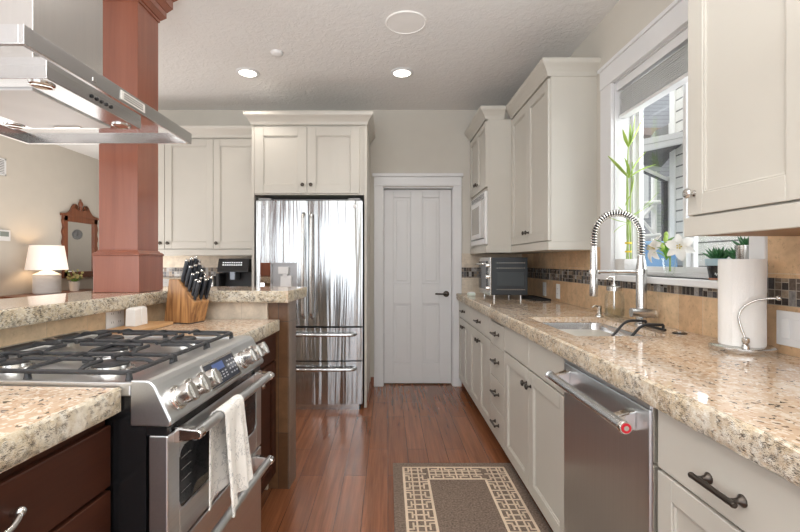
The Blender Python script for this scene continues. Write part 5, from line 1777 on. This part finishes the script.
t = thing('wall_vent', 'white louvred air vent high on the beige dining room wall', 'vent', (LX, 4.72, 2.30))
F = Frame((LX, 4.83, 2.205), (0, -1, 0), (0, 0, 1), (1, 0, 0))
MB().fbox(F, 0, .26, 0, .19, 0, .006).build('backing', plain('vent_back', (.25, .24, .23), .7), t)
m = MB().fbox(F, 0, .26, 0, .018, 0, .014).fbox(F, 0, .26, .172, .19, 0, .014).fbox(F, 0, .018, 0, .19, 0, .014).fbox(F, .242, .26, 0, .19, 0, .014)
m.build('frame', M['white'], t, bevel=.002)
m = MB()
for k in range(8): m.fbox(F, .018, .242, .024 + k * .0185, .034 + k * .0185, .004, .012)
m.build('slat', M['white'], t)
t = thing('thermostat', 'small white thermostat on the beige wall at lamp height', 'thermostat', (LX, 4.80, 1.53))
F = Frame((LX, 4.87, 1.475), (0, -1, 0), (0, 0, 1), (1, 0, 0))
MB().fbox(F, 0, .16, 0, .125, 0, .028).build('case', M['white'], t, bevel=.006)
MB().fbox(F, .025, .135, .05, .105, .028, .029).build('screen', plain('thermostat_screen', (.25, .28, .26), .2), t)

# ------------------------------------------------------------------ outside the window
tag(MB().box(WX + .16, 40, -8, 40, -1.2, -1.0).build('ground', plain('pale_concrete', (.52, .54, .56), .9, bump=.2), origin=(10, 10, -1)), 'pale concrete yard outside the kitchen window', 'yard', kind='structure')
# white lap-sided house wall with a corner board
t = thing('white_house', 'white lap-sided neighbouring house filling the right part of the window view', 'house', (4.7, 5.5, -1))
MB().box(4.70, 8.5, 1.0, 7.02, -1, 5.2).build('wall', siding('siding_white', (.72, .70, .64)), t)
MB().box(4.675, 4.80, 7.02, 7.15, -1, 5.2).build('corner_board', plain('board_white', (.80, .79, .74), .6), t, bevel=.01)
# porch roof: white fascia rising to the right, dark soffit
a, b = px(634, 140.5, 6.2), px(683.5, 131.3, 6.75)
hgt = .175
t = thing('porch_roof', 'white-edged porch roof with a dark underside against the white house', 'porch roof', (a + b) / 2)
ax = (b - a).normalized()
dn = Vector((0, 0, -1))
bk = Vector((.30, 1.0, -.10)).normalized()
def slab(m, p, q, d1, d2):
    p, q = Vector(p), Vector(q)
    r0 = [p, p + d1, p + d1 + d2, p + d2]
    r1 = [q, q + d1, q + d1 + d2, q + d2]
    return m.ring([r0, r1])
slab(MB(), a, b, dn * .088, bk * .05).build('fascia', M['trim'], t)
slab(MB(), a + dn * .092 + bk * .012, b + dn * .092 + bk * .012, dn * .085, bk * .05).build('fascia_board', M['trim'], t)
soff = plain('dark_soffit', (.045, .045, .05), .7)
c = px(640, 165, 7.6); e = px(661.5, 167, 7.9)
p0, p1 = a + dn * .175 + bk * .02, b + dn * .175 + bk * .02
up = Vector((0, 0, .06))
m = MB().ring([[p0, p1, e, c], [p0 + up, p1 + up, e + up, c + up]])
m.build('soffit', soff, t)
# stair rail and post
t = thing('stair_railing', 'white wooden stair rail and tall post beside the white house', 'railing', px(668, 262, 7.3))
wh = plain('rail_white', (.80, .79, .76), .6)
slab(MB(), px(630, 160.5, 6.3), px(669, 178.0, 7.25), Vector((0, 0, -.055)), Vector((.03, .10, 0))).build('top_rail', wh, t)
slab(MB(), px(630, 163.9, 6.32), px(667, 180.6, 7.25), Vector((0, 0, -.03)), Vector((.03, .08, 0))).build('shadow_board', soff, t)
p = px(669.5, 177, 7.28)
MB().box(p.x - .05, p.x + .05, p.y - .05, p.y + .05, -1, p.z).build('post', wh, t)
p = px(664.5, 180, 7.26)
MB().box(p.x - .035, p.x + .035, p.y - .03, p.y + .03, -1, p.z).build('dark_gap_strip', soff, t)  # dark strip put in for the dark gap beside the white post
# lower deck rail with a cross brace
t = thing('deck_railing', 'white deck rail with a crossed brace in the lower window view', 'railing', px(648, 262, 9.0))
m = MB()
for y in (203, 236): m.cyl(px(632, y + 1.5, 9.0), px(660, y - 1, 9.0), .045, n=8)
m.build('rail', wh, t)
m = MB().cyl(px(654, 172, 9.05), px(654, 368, 9.05), .055, n=8)
m.build('post', wh, t)
m = MB().cyl(px(641, 219, 9.0), px(653, 206, 9.0), .035, n=8).cyl(px(641, 219, 9.0), px(655, 235, 9.0), .035, n=8).cyl(px(641, 219, 9.0), px(633, 206, 9.0), .035, n=8)
m.build('brace', wh, t)
# grey shingled house farther away
t = thing('grey_house', 'grey shingled house behind the porch roof, blue-framed window', 'house', (9, 12.6, -1))
gs = siding('shingle_grey', (.40, .41, .43), .11, dark=.62)
MB().box(5.5, 13, 12.5, 18, 5.0, 9).build('upper_wall', gs, t)
MB().box(5.5, 13, 12.9, 18, -1, 5.0).build('lower_wall', siding('shingle_lower', (.36, .36, .37), .11, dark=.62), t)
MB().box(5.5, 13, 12.1, 12.9, 4.82, 5.02).build('eave', plain('eave_brown', (.33, .25, .22), .7), t)
MB().box(7.06, 7.20, 12.44, 12.5, 5.35, 6.0).build('window', plain('blue_pane', (.10, .28, .55), .3), t)
MB().box(5.5, 6.9 + .6, 12.84, 12.9, 3.6, 4.5).build('porch_window', plain('dark_pane', (.06, .075, .09), .2), t)
q = px(645, 195, 12.8)
MB().box(q.x - .35, q.x + .12, 12.82, 12.9, 2.55, 3.9).build('white_window', wh, t)
t = thing('second_roof', 'grey roof patch with white gutter between the porch roof and the grey house', 'roof', px(670, 130, 9.5))
slab(MB(), px(655, 131, 9.5), px(671, 123, 9.5), Vector((0, 0, -.35)), Vector((.4, 1.0, 0))).build('roof_panel', plain('roof_grey', (.30, .30, .29), .8), t)
slab(MB(), px(669, 123, 9.45), px(679, 119, 9.45), Vector((0, 0, -.30)), Vector((.4, 1.0, 0))).build('gutter_end', wh, t)
# bin on the yard
q = px(652, 262, 6.9)
t = thing('blue_bin', 'bright blue storage bin standing on the yard below the deck rail', 'bin', (q.x, q.y, -1))
MB().box(q.x - .50, q.x + .22, q.y - .3, q.y + .3, .35, 1.50).build('body', plain('bin_blue', (.16, .36, .66), .45), t, bevel=.03)
MB().box(q.x - .53, q.x + .25, q.y - .33, q.y + .33, 1.50, 1.56).build('lid', plain('bin_lid', (.30, .52, .78), .4), t, bevel=.02)
MB().box(q.x - .60, q.x + .28, q.y - .4, q.y + .3, -1, .35).build('stand', plain('pale_stand', (.62, .68, .74), .7), t, bevel=.02)
